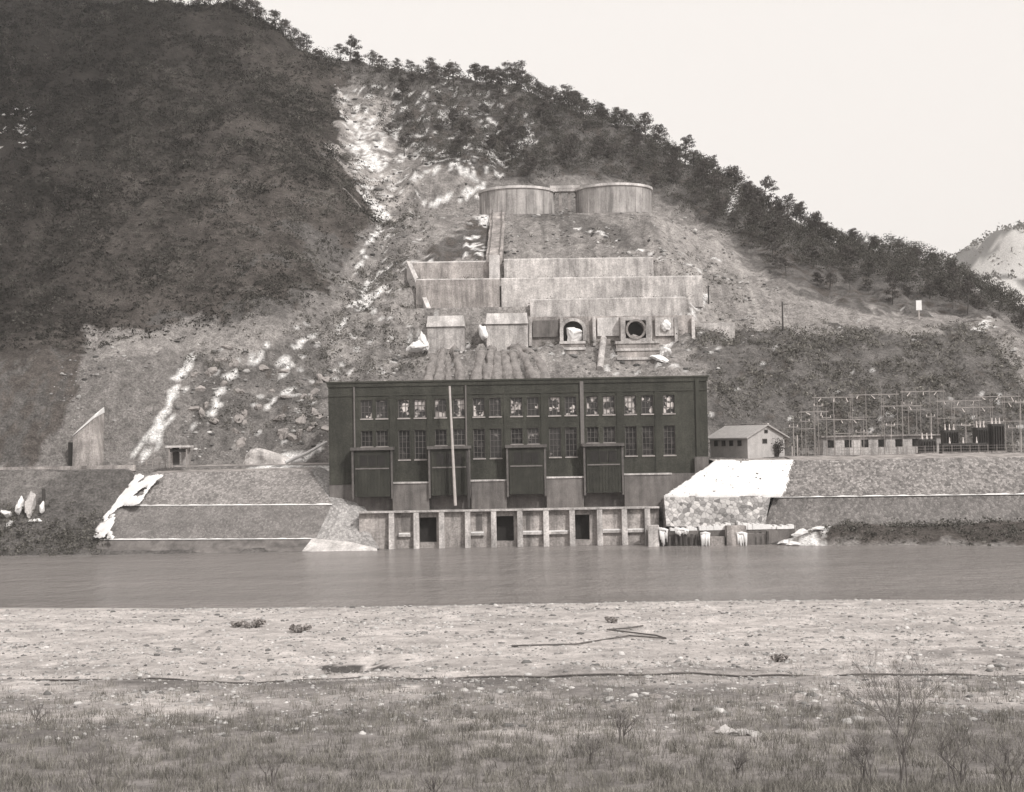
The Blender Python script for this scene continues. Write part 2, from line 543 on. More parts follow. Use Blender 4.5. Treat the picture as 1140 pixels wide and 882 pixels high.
def terrain_z(x, y):
    z = tps(x, np.maximum(y, 222))
    # gullies and roughness of the hillside
    up = sstep(224, 240, y)
    g1 = fbm(x / 9 + 3, y / 30, 5, 4) - 0.5
    g2 = np.abs(fbm(x / 5.0 + y / 40, y / 22, 9, 3) - 0.5)
    g3 = fbm(x / 2.2, y / 2.6, 21, 3) - 0.5
    z = z + up * (g1 * 5.0 - g2 * 4.0 + g3 * 1.1)
    # stepped works below the tanks
    w = sstep(-21.5, -18.5, x) * (1 - sstep(27, 31, x)) * (1 - sstep(309, 320, y)) * sstep(223, 228, y)
    pz = np.interp(y, STEP_Y, STEP_Z)
    slope = (sstep(226, 232, y) * (1 - sstep(244, 249, y)) + sstep(268, 272, y) * (1 - sstep(286, 291, y)))
    gul = slope * ((fbm(x / 2.0, y / 18, 31, 3) - 0.5) * 2.6 + g3 * 0.5)
    fan = 0
    for xa, ya, k_ in ((-4.2, 249.5, 8.0), (-11.0, 248.5, 7.0), (1.0, 249.0, 7.5), (7.5, 248.5, 6.0)):
        th = np.arctan2(x - xa, np.maximum(ya - y, .01)); rr = np.hypot(x - xa, ya - y)
        th = th + (fbm(x / 3, y / 3, 37, 2) - .5) * .5
        fan = np.maximum(fan, (0.9 * np.exp(-(th / .75) ** 2) + .55 * np.abs(np.sin(th * k_)) * np.exp(-(th / 1.1) ** 2)) * sstep(0, 3, rr) * (1 - sstep(8, 15, rr)) * (y < ya))
    z = z * (1 - w) + (pz + gul + fan * 2.3 * slope) * w
    # road bench right
    # terrace and river side
    cr = 206.5
    sh = shore(x)
    ys = np.stack([np.full_like(x, -400.), sh - 9, sh, np.full_like(x, 196.2), np.full_like(x, 200.0), np.full_like(x, cr), np.full_like(x, 221.)])
    zs = [-3, -2.4, 0, 1.7, 5.2, 11.25, 11.3]
    b = np.full_like(x, -3.0)
    for i in range(6):
        t = (y - ys[i]) / np.maximum(ys[i + 1] - ys[i], 0.3)
        mk = (y >= ys[i]) & (y < ys[i + 1])
        b = np.where(mk, zs[i] + (zs[i + 1] - zs[i]) * np.clip(t, 0, 1), b)
    b = b + (fbm(x / 3.5, y / 3.5, 41, 4) - 0.5) * 0.9 * (1 - sstep(206, 209, y)) * sstep(-6, 4, y - sh)
    mound = np.exp(-((x - 44) / 9) ** 2 - ((y - 189) / 3.2) ** 2) * 2.3 + np.exp(-((x - 66) / 12) ** 2 - ((y - 190) / 4) ** 2) * 1.2
    b = b + mound
    b = b - 1.6 * sstep(-56, -53, x) * (1 - sstep(-26, -24, x)) * (1 - sstep(209, 212, y)) * sstep(193, 196, y)
    b = np.where(y >= 221, 11.3, b)
    t = sstep(219, 225, y)
    z = b * (1 - t) + z * t
    # powerhouse pit and tailrace
    pit = (x > BX0 - 0.0) & (x < BX1 + 0.0) & (y < 219)
    chan = (x > P(410, 600, 194).x) & (x < P(735, 600, 194).x) & (y < 201)
    z = np.where(pit & (y > 199), np.minimum(z, 2.0), z)
    z = np.where(chan, np.minimum(z, -2.2), z)
    return z

gx = np.arange(-210, 262, 0.72)
gy = np.concatenate([np.arange(150, 190, 1.2), np.arange(190, 330, 0.62), np.arange(330, 400, 1.1), np.arange(400, 500, 4)])
XX, YY = np.meshgrid(gx, gy)
ZZ = terrain_z(XX, YY)
PXX, PYY = project(XX, YY, ZZ)

# ---- cover (albedo) of the far bank
wob = (fbm(XX / 4, YY / 4, 61, 4) - 0.5)
wob2 = (fbm(XX / 4 + 50, YY / 4, 67, 4) - 0.5)
vfine = fbm(XX / 0.95, YY / 1.3, 73, 2)
qx, qy = PXX + wob * 46, PYY + wob2 * 46
sx, sy = PXX + wob * 22, PYY + wob2 * 22
fine = fbm(XX / 1.6, YY / 1.6, 71, 3)
med = fbm(XX / 6, YY / 6, 75, 4)
alb = 0.20 + 0.10 * (med - 0.5)
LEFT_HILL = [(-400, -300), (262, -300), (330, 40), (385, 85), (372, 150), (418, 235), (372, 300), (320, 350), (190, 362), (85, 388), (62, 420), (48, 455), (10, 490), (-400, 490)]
FOREST = [(262, -100), (280, 10), (400, 50), (520, 75), (660, 112), (780, 175), (860, 230), (960, 268), (1040, 285), (1150, 345), (1250, 400), (1240, 420),
          (1110, 352), (1000, 350), (930, 338), (880, 318), (820, 266), (760, 228), (690, 200), (560, 200), (500, 200), (450, 165), (405, 100), (385, 85), (330, 40)]
RIGHT_BRUSH = [(765, 372), (860, 372), (1000, 368), (1090, 362), (1160, 430), (1300, 460), (1300, 505), (780, 505), (790, 440)]
def paint(poly, val, x=qx, y=qy):
    global alb
    k = inpoly(x, y, poly)
    alb = np.where(k, val, alb)
paint(LEFT_HILL, (0.082 + 0.12 * (med - 0.5) + 0.05 * (fine - 0.5)) * np.interp(XX + wob * 20, [-130, -95, -60, -30], [.17, .36, .72, 1.0]) * np.interp(ZZ, [35, 60, 100, 130], [1.4, 1.1, .85, .7]))  # darker to the far left: corner vignette painted into the ground albedo
paint(FOREST, 0.13 + 0.10 * (fine - 0.5))
paint([(375, 105), (450, 120), (470, 200), (440, 260), (400, 215), (372, 160)], 0.30 + 0.5 * (fine - 0.45))       # broken snow and rock at the ravine head
paint([(440, 130), (520, 150), (545, 205), (470, 225), (440, 190)], 0.24 + 0.3 * (fine - 0.5))
paint([(380, 330), (420, 240), (470, 215), (530, 215), (540, 260), (455, 295), (478, 350), (470, 420), (360, 425), (365, 350)], 0.22 + 0.24 * (fine - 0.5))
paint([(455, 230), (740, 230), (770, 290), (790, 420), (470, 420), (455, 295)], 0.24 + 0.14 * (fine - 0.5), sx, sy)
paint([(460, 292), (545, 240), (540, 290)], 0.10 + 0.08 * (fine - 0.5), sx, sy)
paint([(575, 238), (640, 232), (700, 262), (760, 288), (740, 296), (660, 262), (600, 250)], 0.15 + 0.1 * (fine - 0.5), sx, sy)
paint([(725, 235), (800, 260), (880, 335), (780, 345), (720, 290)], 0.30 + 0.14 * (fine - 0.5))
paint([(780, 300), (960, 345), (1090, 352), (1090, 366), (860, 374), (765, 376)], 0.27 + 0.12 * (fine - 0.5), sx, sy)
paint(RIGHT_BRUSH, 0.125 + 0.10 * (fine - 0.5))
paint([(1085, 350), (1110, 352), (1180, 420), (1180, 450), (1140, 430)], 0.26 + 0.1 * (fine - 0.5), sx, sy)
paint([(90, 368), (330, 362), (300, 392), (100, 396)], 0.27 + 0.12 * (fine - 0.5), sx, sy)
paint([(60, 400), (225, 400), (205, 460), (160, 520), (60, 520)], 0.19 + 0.07 * (fine - 0.5), sx, sy)
paint([(-400, 385), (70, 395), (90, 440), (72, 520), (-400, 520)], 0.10 + 0.08 * (fine - 0.5), PXX + wob * 120, PYY + wob2 * 80)
paint([(210, 410), (370, 380), (370, 505), (210, 505)], 0.15 + 0.16 * (fine - 0.5))
# erosion streaks running down the open slopes
stre = fbm(XX / 0.9 + YY / 30, YY / 14, 81, 4)
openk = inpoly(qx, qy, [(380, 330), (470, 215), (740, 225), (880, 335), (790, 420), (360, 425)])
alb = np.where(openk, alb * (0.55 + 0.9 * stre), alb)
k = inpoly(sx, sy, [(470, 100), (660, 118), (780, 182), (860, 236), (960, 272), (1040, 290), (1110, 352), (1000, 344), (930, 332), (870, 308), (810, 256), (750, 222), (690, 200), (560, 198), (510, 196), (450, 160), (430, 110)])
alb = np.where(k, 0.115 + 0.12 * (fine - 0.5), alb)
# terrace and banks
low = YY < 221
alb = np.where(low, 0.2 + 0.12 * (med - 0.5), alb)
bank = YY < 207
alb = np.where(bank, 0.135 + 0.10 * (fine - 0.5), alb)
lb = bank & (XX < -52)
alb = np.where(lb, 0.12 + 0.07 * (med - 0.5), alb)
rb = bank & (XX > 36) & (YY < 197)
alb = np.where(rb, 0.22 + 0.1 * (fine - 0.5), alb)
alb = np.where(inpoly(sx, sy, [(905, 590), (930, 570), (985, 566), (1050, 580), (1140, 578), (1300, 578), (1300, 600), (1010, 601), (940, 606)]), 0.085 + 0.05 * (fine - 0.5), alb)
alb = np.where(inpoly(sx, sy, [(-200, 523), (70, 523), (40, 560), (-200, 570)]) & bank, 0.17, alb)
# snow lying in patches
def snow(poly, thr=0.30, val=0.72, w=1.0):
    global alb
    k = inpoly(PXX + wob * 16 * w, PYY + wob2 * 16 * w, poly) & ((fine + vfine) * .5 > thr + .08 * (thr > 0.02))
    alb = np.where(k, val, alb)
S_ = [
    ([(398, 346), (404, 330), (428, 312), (434, 316), (416, 334), (404, 352)], .15),
    ([(233, 456), (238, 444), (245, 444), (242, 460)], .2),
    ([(316, 512), (362, 488), (366, 493), (322, 517)], .1),
    ([(532, 240), (546, 232), (550, 246), (536, 254)], .1),
    ([(515, 266), (530, 258), (540, 284), (516, 290)], .45),
    ([(505, 222), (540, 206), (540, 216), (508, 230)], .45),
    ([(388, 160), (420, 150), (436, 185), (408, 192)], .35),
    ([(398, 210), (412, 205), (432, 240), (420, 246)], .35),
    ([(375, 120), (410, 115), (430, 150), (385, 170)], .48),
    ([(553, 170), (600, 146), (608, 156), (580, 180), (556, 186)], .45),
    ([(520, 95), (560, 100), (565, 110), (525, 106)], .5),
    ([(470, 155), (505, 140), (520, 150), (480, 175)], .55),
    ([(805, 235), (822, 200), (828, 205), (815, 240)], .25),
    ([(768, 350), (782, 325), (786, 330), (770, 368), (762, 368)], .2),
    ([(452, 384), (476, 374), (478, 396), (458, 396)], .15),
    ([(510, 314), (538, 306), (540, 316), (515, 320)], .2),
    ([(725, 400), (748, 372), (756, 378), (735, 412)], .4),
    ([(1085, 366), (1100, 352), (1106, 354), (1094, 370)], .3),
    ([(0, 128), (38, 120), (40, 160), (0, 170)], .52),
    ([(868, 606), (905, 578), (930, 584), (920, 600), (930, 612), (870, 614)], .42),
    ([(275, 520), (365, 517), (366, 523), (276, 525)], .0),
    ([(-20, 556), (60, 562), (58, 590), (-20, 590)], .62),
]
for poly, th in S_:
    snow(poly, th)
def streak(pts, w, thr=.3):
    """snow lying along a wandering gully"""
    global alb
    X_, Y_ = PXX + wob * 13, PYY + wob2 * 13
    d = np.full(XX.shape, 1e9)
    for (xa, ya), (xb, yb) in zip(pts[:-1], pts[1:]):
        t = np.clip(((X_ - xa) * (xb - xa) + (Y_ - ya) * (yb - ya)) / ((xb - xa) ** 2 + (yb - ya) ** 2), 0, 1)
        d = np.minimum(d, np.hypot(X_ - xa - t * (xb - xa), Y_ - ya - t * (yb - ya)))
    alb = np.where((d < w * (.5 + vfine)) & (vfine > thr), .7, alb)
streak([(212, 402), (199, 424), (190, 440), (182, 456), (177, 472), (171, 490), (164, 510)], 4.2)
streak([(190, 438), (187, 455), (191, 468), (181, 482), (178, 504)], 2.6)
streak([(177, 470), (160, 492), (152, 508)], 2.2)
streak([(262, 412), (248, 428), (240, 440)], 4.0)
streak([(340, 398), (318, 414), (302, 428)], 2.6, .4)
streak([(326, 432), (304, 447), (286, 462)], 2.0, .4)
streak([(352, 372), (330, 392)], 2.5, .35); streak([(300, 385), (280, 405)], 2.2, .4); streak([(470, 230), (500, 222), (538, 208)], 2.5, .4)
streak([(440, 290), (415, 310), (392, 345), (372, 380)], 2.2, .45); streak([(425, 245), (410, 275), (396, 300)], 2.4, .45)
streak([(640, 255), (690, 268), (735, 292)], 1.6, .6); streak([(495, 412), (520, 386)], 1.8, .4); streak([(675, 408), (690, 384)], 2., .3)
fsn = inpoly(sx, sy, [(375, 95), (520, 95), (600, 140), (560, 200), (430, 215), (380, 170)])
alb = np.where(fsn & (fine * .6 + vfine * .4 > .60), .62, alb)
scat = fbm(XX / 1.1 + 9, YY / 1.1, 93, 2)
rock_zone = inpoly(qx, qy, [(215, 400), (380, 330), (430, 230), (475, 220), (475, 420), (360, 430), (365, 505), (215, 505)])
alb = np.where(rock_zone & (scat * .6 + vfine * .4 > 0.70), 0.62, alb)
dust_zone = inpoly(qx, qy, [(440, 290), (800, 290), (800, 420), (440, 420)])
alb = np.where(dust_zone & (scat > 0.80), 0.6, alb)
rzone = inpoly(qx, qy, [(760, 380), (1140, 320), (1140, 500), (800, 500)])
alb = np.where(rzone & (scat > 0.845), 0.6, alb)
alb = np.clip(alb, 0.02, 0.85)
ny_, nx_ = XX.shape
idx = np.arange(ny_ * nx_).reshape(ny_, nx_)
quads = np.stack([idx[:-1, :-1], idx[:-1, 1:], idx[1:, 1:], idx[1:, :-1]], -1).reshape(-1, 4)
a = alb.ravel()
wv = np.where(a < 0.1, 1.5, np.where(a > 0.5, 0.3, 0.8))
colr = np.stack([a * (1 + .065 * wv), a * (1 - .02 * wv), a * (1 - .07 * wv)], -1)
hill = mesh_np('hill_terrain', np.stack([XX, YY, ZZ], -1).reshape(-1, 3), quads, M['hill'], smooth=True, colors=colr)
tag(hill, kind='structure')

def zat(x, y):
    return float(terrain_z(np.array([float(x)]), np.array([float(y)]))[0])

# ------------------------------------------------------------------ river and near bank
mb = MB()
mb.add([(-1600, -200, -3.2), (1600, -200, -3.2), (1600, 2300, -3.2), (-1600, 2300, -3.2)], [(0, 1, 2, 3)])
tag(mb.build('ground', M['conc_mid']), kind='structure')
mb = MB()
mb.add([(-1200, 60, 0), (1200, 60, 0), (1200, 260, 0), (-1200, 260, 0)], [(0, 1, 2, 3)])
tag(mb.build('river_water', M['water']), kind='structure')

def near_shore(x):
    # waterline of the shingle bar
    return 124.5 - 0.085 * x + 1.3 * np.sin(x / 13.0) + 1.0 * (fbm(x / 6, x * 0 + 3, 301, 3) - 0.5)
def near_z(x, y):
    t = near_shore(x) - y
    z = np.interp(t, [-30, -3, 0, 2, 12, 30, 43, 46, 60, 78, 100, 125, 170], [-3, -.5, 0, .16, .45, .8, 1.05, 1.35, 1.9, 2.4, 7.2, 12.1, 12.2])
    z = z + (fbm(x / 7, y / 5, 311, 4) - 0.5) * 0.5 * sstep(2, 12, t)
    z = z + (fbm(x / 1.8, y / 1.5, 321, 3) - 0.5) * 0.22 * sstep(0, 6, t)
    # old track edge along the bar
    yl = track_y(x)
    z = z - 0.42 * np.exp(-((y - yl) / 0.9) ** 2)
    # hollow in the shingle
    z = z - 0.45 * np.exp(-((x + 9.6) / 2.4) ** 2 - ((y - 85.0) / 2.0) ** 2)
    return z
def track_y(x):
    px = [-80, -60, -34, -20, 0, 20, 45, 80]
    return np.interp(x, px, [82.5, 82, 81.0, 79.2, 78.0, 76.6, 75.2, 73]) + 0.5 * np.sin(x / 7.0)
nx = np.arange(-90, 90.1, 0.42)
nyv = np.concatenate([np.arange(-60, 40, 2.5), np.arange(40, 135, 0.40)])
NX, NY = np.meshgrid(nx, nyv)
NZ = near_z(NX, NY)
tt = near_shore(NX) - NY
NP, NQ = project(NX, NY, NZ)
nf = fbm(NX / 1.3, NY / 1.3, 331, 4)
nm = fbm(NX / 9, NY / 5, 341, 4)
nst = fbm(NX / 14, NY / 1.6, 345, 4)
na = 0.40 + 0.30 * (nf - 0.5) + 0.20 * (nst - 0.5)
grassy = sstep(-10, 22, (76 - NY) + (nm - 0.5) * 55)
na = na * (1 - grassy) + (0.19 + 0.22 * (nf - 0.5)) * grassy
belt = np.exp(-((NY - track_y(NX) + 2.2) / 2.2) ** 2)
na = na * (1 - 0.40 * belt * sstep(0.3, 0.55, nm + 0.1))
na = np.where(np.abs(NY - track_y(NX)) < 0.45, na * 0.5, na)
na = np.where(tt < 1.2, 0.3, na)
hol = np.exp(-((NX + 9.6) / 2.3) ** 2 - ((NY - 85.0) / 2.1) ** 2) + 0.5 * (nf - .5)
na = np.where(hol > 0.42, 0.075, na)
na = np.where((nf > 0.72) & (NY > 70), 0.5, na)
na = np.clip(na, 0.05, 0.75)
idx = np.arange(NX.size).reshape(NX.shape)
quads = np.stack([idx[:-1, :-1], idx[:-1, 1:], idx[1:, 1:], idx[1:, :-1]], -1).reshape(-1, 4)
a = na.ravel()
colr = np.stack([a * 1.055, a * .98, a * .945], -1)
near = mesh_np('shingle_bank', np.stack([NX, NY, NZ], -1).reshape(-1, 3), quads, M['bank'], smooth=True, colors=colr)
tag(near, kind='structure')

# shingle stones (uncountable)
ico_v = []
phi = (1 + 5 ** .5) / 2
for s1 in (-1, 1):
    for s2 in (-1, 1):
        ico_v += [(0, s1, s2 * phi), (s1, s2 * phi, 0), (s2 * phi, 0, s1)]
ico_v = np.array(ico_v, float) / math.sqrt(1 + phi * phi)
ico_f = []
for i in range(12):
    for j in range(i + 1, 12):
        for k in range(j + 1, 12):
            d = [np.linalg.norm(ico_v[a_] - ico_v[b_]) for a_, b_ in ((i, j), (j, k), (i, k))]
            if max(d) < 1.1:
                nrm = np.cross(ico_v[j] - ico_v[i], ico_v[k] - ico_v[i])
                ico_f.append((i, j, k) if nrm @ ico_v[i] > 0 else (i, k, j))
ico_f = np.array(ico_f)

def scatter_stones(name, xs, ys, zs, size, cols):
    N = len(xs)
    sc = size[:, None] * rng.uniform(0.6, 1.2, (N, 3)) * np.array([1.15, 1.0, 0.6])
    ang = rng.uniform(0, 6.28, N)
    base = ico_v[None] * (1 + rng.uniform(-.25, .25, (N, 12, 1)))
    v = base * sc[:, None, :]
    c, s = np.cos(ang)[:, None], np.sin(ang)[:, None]
    vx = v[..., 0] * c - v[..., 1] * s; vy = v[..., 0] * s + v[..., 1] * c
    v = np.stack([vx + xs[:, None], vy + ys[:, None], v[..., 2] + zs[:, None]], -1)
    f = ico_f[None] + (np.arange(N) * 12)[:, None, None]
    cc = np.repeat(cols, 12)
    return mesh_np(name, v.reshape(-1, 3), None, M['stone'], tris=f.reshape(-1, 3), colors=np.stack([cc * 1.03, cc * .995, cc * .97], -1))

N = 48000
ys = 58 + (125 - 58) * rng.random(N) ** 0.8
xs = rng.uniform(-1, 1, N) * (ys * 0.40 + 3)
keep = (near_shore(xs) - ys > -0.4) & (fbm(xs / 3, ys / 2, 351, 3) + rng.uniform(-.25, .25, N) > 0.45)
xs, ys = xs[keep], ys[keep]
sz = rng.gamma(1.6, 0.036, len(xs)).clip(0.04, 0.32)
o = scatter_stones('shingle_stones', xs, ys, near_z(xs, ys), sz, rng.choice([0.14, 0.22, 0.3, 0.38, 0.45, 0.55], len(xs)))
tag(o, 'loose grey shingle stones strewn over the river bar', 'shingle', kind='stuff')

# dry grass of the foreground
def grass_tufts(name, xs, ys, zf, n_bl, hmin, hmax, w, cols):
    N = len(xs)
    tx = np.repeat(xs, n_bl) + rng.normal(0, 0.16, N * n_bl)
    ty = np.repeat(ys, n_bl) + rng.normal(0, 0.16, N * n_bl)
    tz = zf(tx, ty) - 0.03
    h = rng.uniform(hmin, hmax, N * n_bl)
    lean = rng.normal(0, 0.35, (N * n_bl, 2)) * h[:, None]
    ang = rng.uniform(0, math.pi, N * n_bl)
    dx, dy = np.cos(ang) * w, np.sin(ang) * w
    k = N * n_bl
    v = np.empty((k, 5, 3))
    v[:, 0] = np.stack([tx - dx, ty - dy, tz], -1)
    v[:, 1] = np.stack([tx + dx, ty + dy, tz], -1)
    mx, my, mz = tx + lean[:, 0] * .35, ty + lean[:, 1] * .35, tz + h * .6
    v[:, 2] = np.stack([mx + dx * .8, my + dy * .8, mz], -1)
    v[:, 3] = np.stack([mx - dx * .8, my - dy * .8, mz], -1)
    v[:, 4] = np.stack([tx + lean[:, 0], ty + lean[:, 1], tz + h * .95], -1)
    b = np.arange(k)[:, None] * 5
    q = b + np.array([0, 1, 2, 3]); t = b + np.array([3, 2, 4])
    cc = np.repeat(np.repeat(cols, n_bl) * rng.uniform(.7, 1.3, k), 5)
    return mesh_np(name, v.reshape(-1, 3), q, M['grass'], tris=t, colors=np.stack([cc * 1.06, cc, cc * .9], -1))
N = 13000
ys = rng.uniform(40, 84, N)
xs = rng.uniform(-1, 1, N) * (ys * 0.40 + 2)
dens = sstep(80, 54, ys) * 0.9 + 0.02
dens = dens * sstep(0.28, 0.62, fbm(xs / 7, ys / 4, 361, 4) + 0.35 * sstep(66, 50, ys)) + 0.02
keep = rng.random(N) < dens
xs, ys = xs[keep], ys[keep]
o = grass_tufts('dry_grass', xs, ys, near_z, 14, 0.12, 0.48, 0.009, rng.uniform(0.11, 0.27, len(xs)))
tag(o, 'dry winter grass and weeds covering the near bank', 'grass', kind='stuff')

# ------------------------------------------------------------------ distant snowy mountain
mx_ = np.arange(240, 1500, 6.0)
my_ = np.arange(900, 2000, 10.0)
MX, MY = np.meshgrid(mx_, my_)
ridge_z = np.interp(MX, [240, 395, 430, 465, 500, 560, 700, 900, 1500],
                    [100, P(1030, 305, 1400).z, P(1062, 284, 1400).z, P(1102, 264, 1400).z, P(1140, 250, 1400).z, P(1210, 222, 1400).z, 330, 380, 420])
prof = np.clip(1 - np.abs(MY - 1400) / 520, 0, 1)
MZ = ridge_z * (0.12 + 0.88 * prof) + (fbm(MX / 60, MY / 90, 401, 4) - .5) * 40 * (prof < .97) + (fbm(MX / 18, MY / 40, 411, 3) - .5) * 14
sn = fbm(MX / 30 + MY / 50, MY / 34, 421, 4)
ma = np.where(sn + (fbm(MX / 8, MY / 8, 431, 2) - .5) * .35 > 0.47, 0.5, 0.17)
idx = np.arange(MX.size).reshape(MX.shape)
quads = np.stack([idx[:-1, :-1], idx[:-1, 1:], idx[1:, 1:], idx[1:, :-1]], -1).reshape(-1, 4)
a = ma.ravel()
o = mesh_np('distant_mountain', np.stack([MX, MY, MZ], -1).reshape(-1, 3), quads, M['hill'], smooth=True, colors=np.stack([a * 1.03, a, a * .97], -1))
tag(o, kind='structure')

# ------------------------------------------------------------------ vegetation
def quads_cloud(cent, rad, n_each, qs, flat=0.75, cols=None):
    """many small leaf sprays scattered in ellipsoids"""
    N = len(cent)
    k = N * n_each
    d = rng.normal(0, 1, (k, 3)); d /= np.linalg.norm(d, axis=1)[:, None]
    d *= rng.random((k, 1)) ** 0.45
    R = np.repeat(rad, n_each)[:, None] if np.ndim(rad) == 1 else np.repeat(rad, n_each, 0)
    c = np.repeat(cent, n_each, 0) + d * R * np.array([1, 1, flat])
    u = rng.normal(0, 1, (k, 3)); u /= np.linalg.norm(u, axis=1)[:, None]
    w = rng.normal(0, 1, (k, 3)); w -= (w * u).sum(1)[:, None] * u; w /= np.linalg.norm(w, axis=1)[:, None]
    s = (np.repeat(np.broadcast_to(qs, (N,)), n_each) * rng.uniform(.6, 1.3, k))[:, None]
    v = np.stack([c - u * s, c - w * s * .55, c + u * s, c + w * s * .55], 1)
    q = np.arange(k * 4).reshape(k, 4)
    cc = None
    if cols is not None:
        cc = np.repeat(np.repeat(cols, n_each) * rng.uniform(.65, 1.35, k), 4)
        cc = np.stack([cc * 1.06, cc, cc * .9], -1)
    return v.reshape(-1, 3), q, cc

def sample_on(poly, N, xr, yr, jit=9):
    x = rng.uniform(*xr, N); y = rng.uniform(*yr, N)
    z = terrain_z(x, y)
    px, py = project(x, y, z)
    k = inpoly(px + rng.normal(0, jit, N), py + rng.normal(0, jit * .8, N), poly)
    return x[k], y[k], z[k], px[k], py[k]

# brushwood on the dark left hillside
x, y, z, px, py = sample_on(LEFT_HILL, 42000, (-170, 0), (236, 400), 17)
k = fbm(x / 9, y / 7, 501, 3) + rng.uniform(-.22, .22, len(x)) > 0.43
x, y, z = x[k], y[k], z[k]
r = rng.gamma(1.9, 0.45, len(x)).clip(.3, 3.0)
tone = (0.018 + 0.17 * fbm(x / 7, y / 9, 511, 4) ** 1.6) * rng.uniform(.75, 1.25, len(x)) * np.interp(x, [-130, -95, -60, -30], [.14, .33, .7, 1.0]) * np.interp(z, [35, 60, 100, 130], [1.35, 1.1, .85, .7])  # far-left falloff is the vignette put into the brush colour
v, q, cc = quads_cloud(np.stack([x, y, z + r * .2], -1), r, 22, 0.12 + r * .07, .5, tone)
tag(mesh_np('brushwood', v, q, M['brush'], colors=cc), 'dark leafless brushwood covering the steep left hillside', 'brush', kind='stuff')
x, y, z, px, py = sample_on(LEFT_HILL, 2600, (-150, 0), (245, 395))
k = fbm(x / 14, y / 12, 531, 3) + rng.uniform(-.15, .15, len(x)) > .5
x, y, z = x[k], y[k], z[k]
r = rng.uniform(.8, 1.9, len(x))
v, q, cc = quads_cloud(np.stack([x, y, z + r * .9], -1), r, 60, .17, 1.0, rng.choice([.025, .04, .06, .1], len(x)) * np.interp(x, [-130, -60], [.6, 1.0]))  # same corner vignette in the colour, darker to the far left
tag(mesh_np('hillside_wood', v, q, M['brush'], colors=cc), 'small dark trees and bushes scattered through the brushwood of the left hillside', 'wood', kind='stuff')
# brush on the lower right slope, terraces, ravine and forest floor
parts_ = []
for poly, Nn, xr, yr, t0, rr, thr in (
        (RIGHT_BRUSH, 9000, (28, 110), (224, 258), 0.115, .25, .46),
        (FOREST, 7000, (-60, 140), (290, 380), 0.055, .42, .47),
        ([(215, 400), (380, 330), (430, 230), (475, 220), (475, 420), (360, 430), (365, 505), (215, 505)], 5000, (-60, -10), (226, 320), 0.08, .27, .5),
        ([(560, 245), (760, 285), (860, 345), (860, 365), (780, 372), (770, 330), (740, 280), (560, 260)], 2500, (-5, 60), (250, 310), 0.09, .25, .55),
        ([(-40, 560), (110, 575), (110, 612), (-40, 620)], 1800, (-90, -55), (192, 204), 0.09, .22, .45),
        ([(905, 585), (1160, 570), (1160, 600), (930, 606)], 1500, (38, 75), (176, 196), 0.08, .2, .5)):
    x, y, z, px, py = sample_on(poly, Nn, xr, yr)
    k = fbm(x / 6, y / 5, 521, 3) + rng.uniform(-.2, .2, len(x)) > thr
    x, y, z = x[k], y[k], z[k]
    r = rng.gamma(3, rr, len(x)).clip(.25, 2)
    parts_.append((np.stack([x, y, z + r * .3], -1), r, t0 * rng.uniform(.6, 1.5, len(x))))
cent = np.concatenate([p_[0] for p_ in parts_]); rad = np.concatenate([p_[1] for p_ in parts_]); tn = np.concatenate([p_[2] for p_ in parts_])
v, q, cc = quads_cloud(cent, rad, 20, 0.09 + rad * .08, .6, tn)
tag(mesh_np('scrub', v, q, M['brush'], colors=cc), 'thin leafless scrub on the open slopes and banks', 'brush', kind='stuff')
st = []
for poly, Nn, xr, yr, smax in (([(380, 340), (430, 230), (475, 210), (740, 230), (900, 340), (790, 420), (360, 430)], 16000, (-60, 70), (226, 320), .5),
        ([(210, 395), (370, 370), (370, 510), (160, 518), (60, 515), (70, 400)], 7000, (-90, -20), (222, 250), .45),
        ([(370, 80), (450, 110), (560, 200), (440, 260), (400, 215)], 5000, (-60, 5), (290, 372), .8)):
    x, y, z, px, py = sample_on(poly, Nn, xr, yr)
    k = fbm(x / 5, y / 6, 551, 3) + rng.uniform(-.25, .25, len(x)) > .5
    k &= ~((x > -21) & (x < 31) & (y > 249) & (y < 266))
    x, y, z = x[k], y[k], z[k]
    st.append((x, y, z, rng.gamma(1.5, smax * .2, len(x)).clip(.08, smax * 1.5)))
x, y, z, r = [np.concatenate([q_[i] for q_ in st]) for i in range(4)]
o = scatter_stones('scree', x, y, z, r, rng.choice([0.06, 0.1, 0.14, 0.2, 0.26, 0.32, 0.42], len(x)))
tag(o, 'loose rock and rubble littering the open hillside', 'rubble', kind='stuff')
# a sprinkle of trees on the distant mountain
k = rng.random(900)
x = rng.uniform(380, 640, 900); y = np.where(k < .35, 1400 + rng.normal(0, 6, 900), rng.uniform(1150, 1400, 900))
z = np.interp(x, mx_, MZ[np.searchsorted(my_, 1400)])
ii = np.clip(np.searchsorted(my_, y) - 1, 0, len(my_) - 1); jj = np.clip(np.searchsorted(mx_, x) - 1, 0, len(mx_) - 1)
z = MZ[ii, jj]
v, q, cc = quads_cloud(np.stack([x, y, z + 2], -1), rng.uniform(2, 5, 900), 8, 1.6, 1.2, np.full(900, .09))
tag(mesh_np('distant_wood', v, q, M['brush'], colors=cc), 'scattered far trees on the snowy mountain', 'wood', kind='stuff')

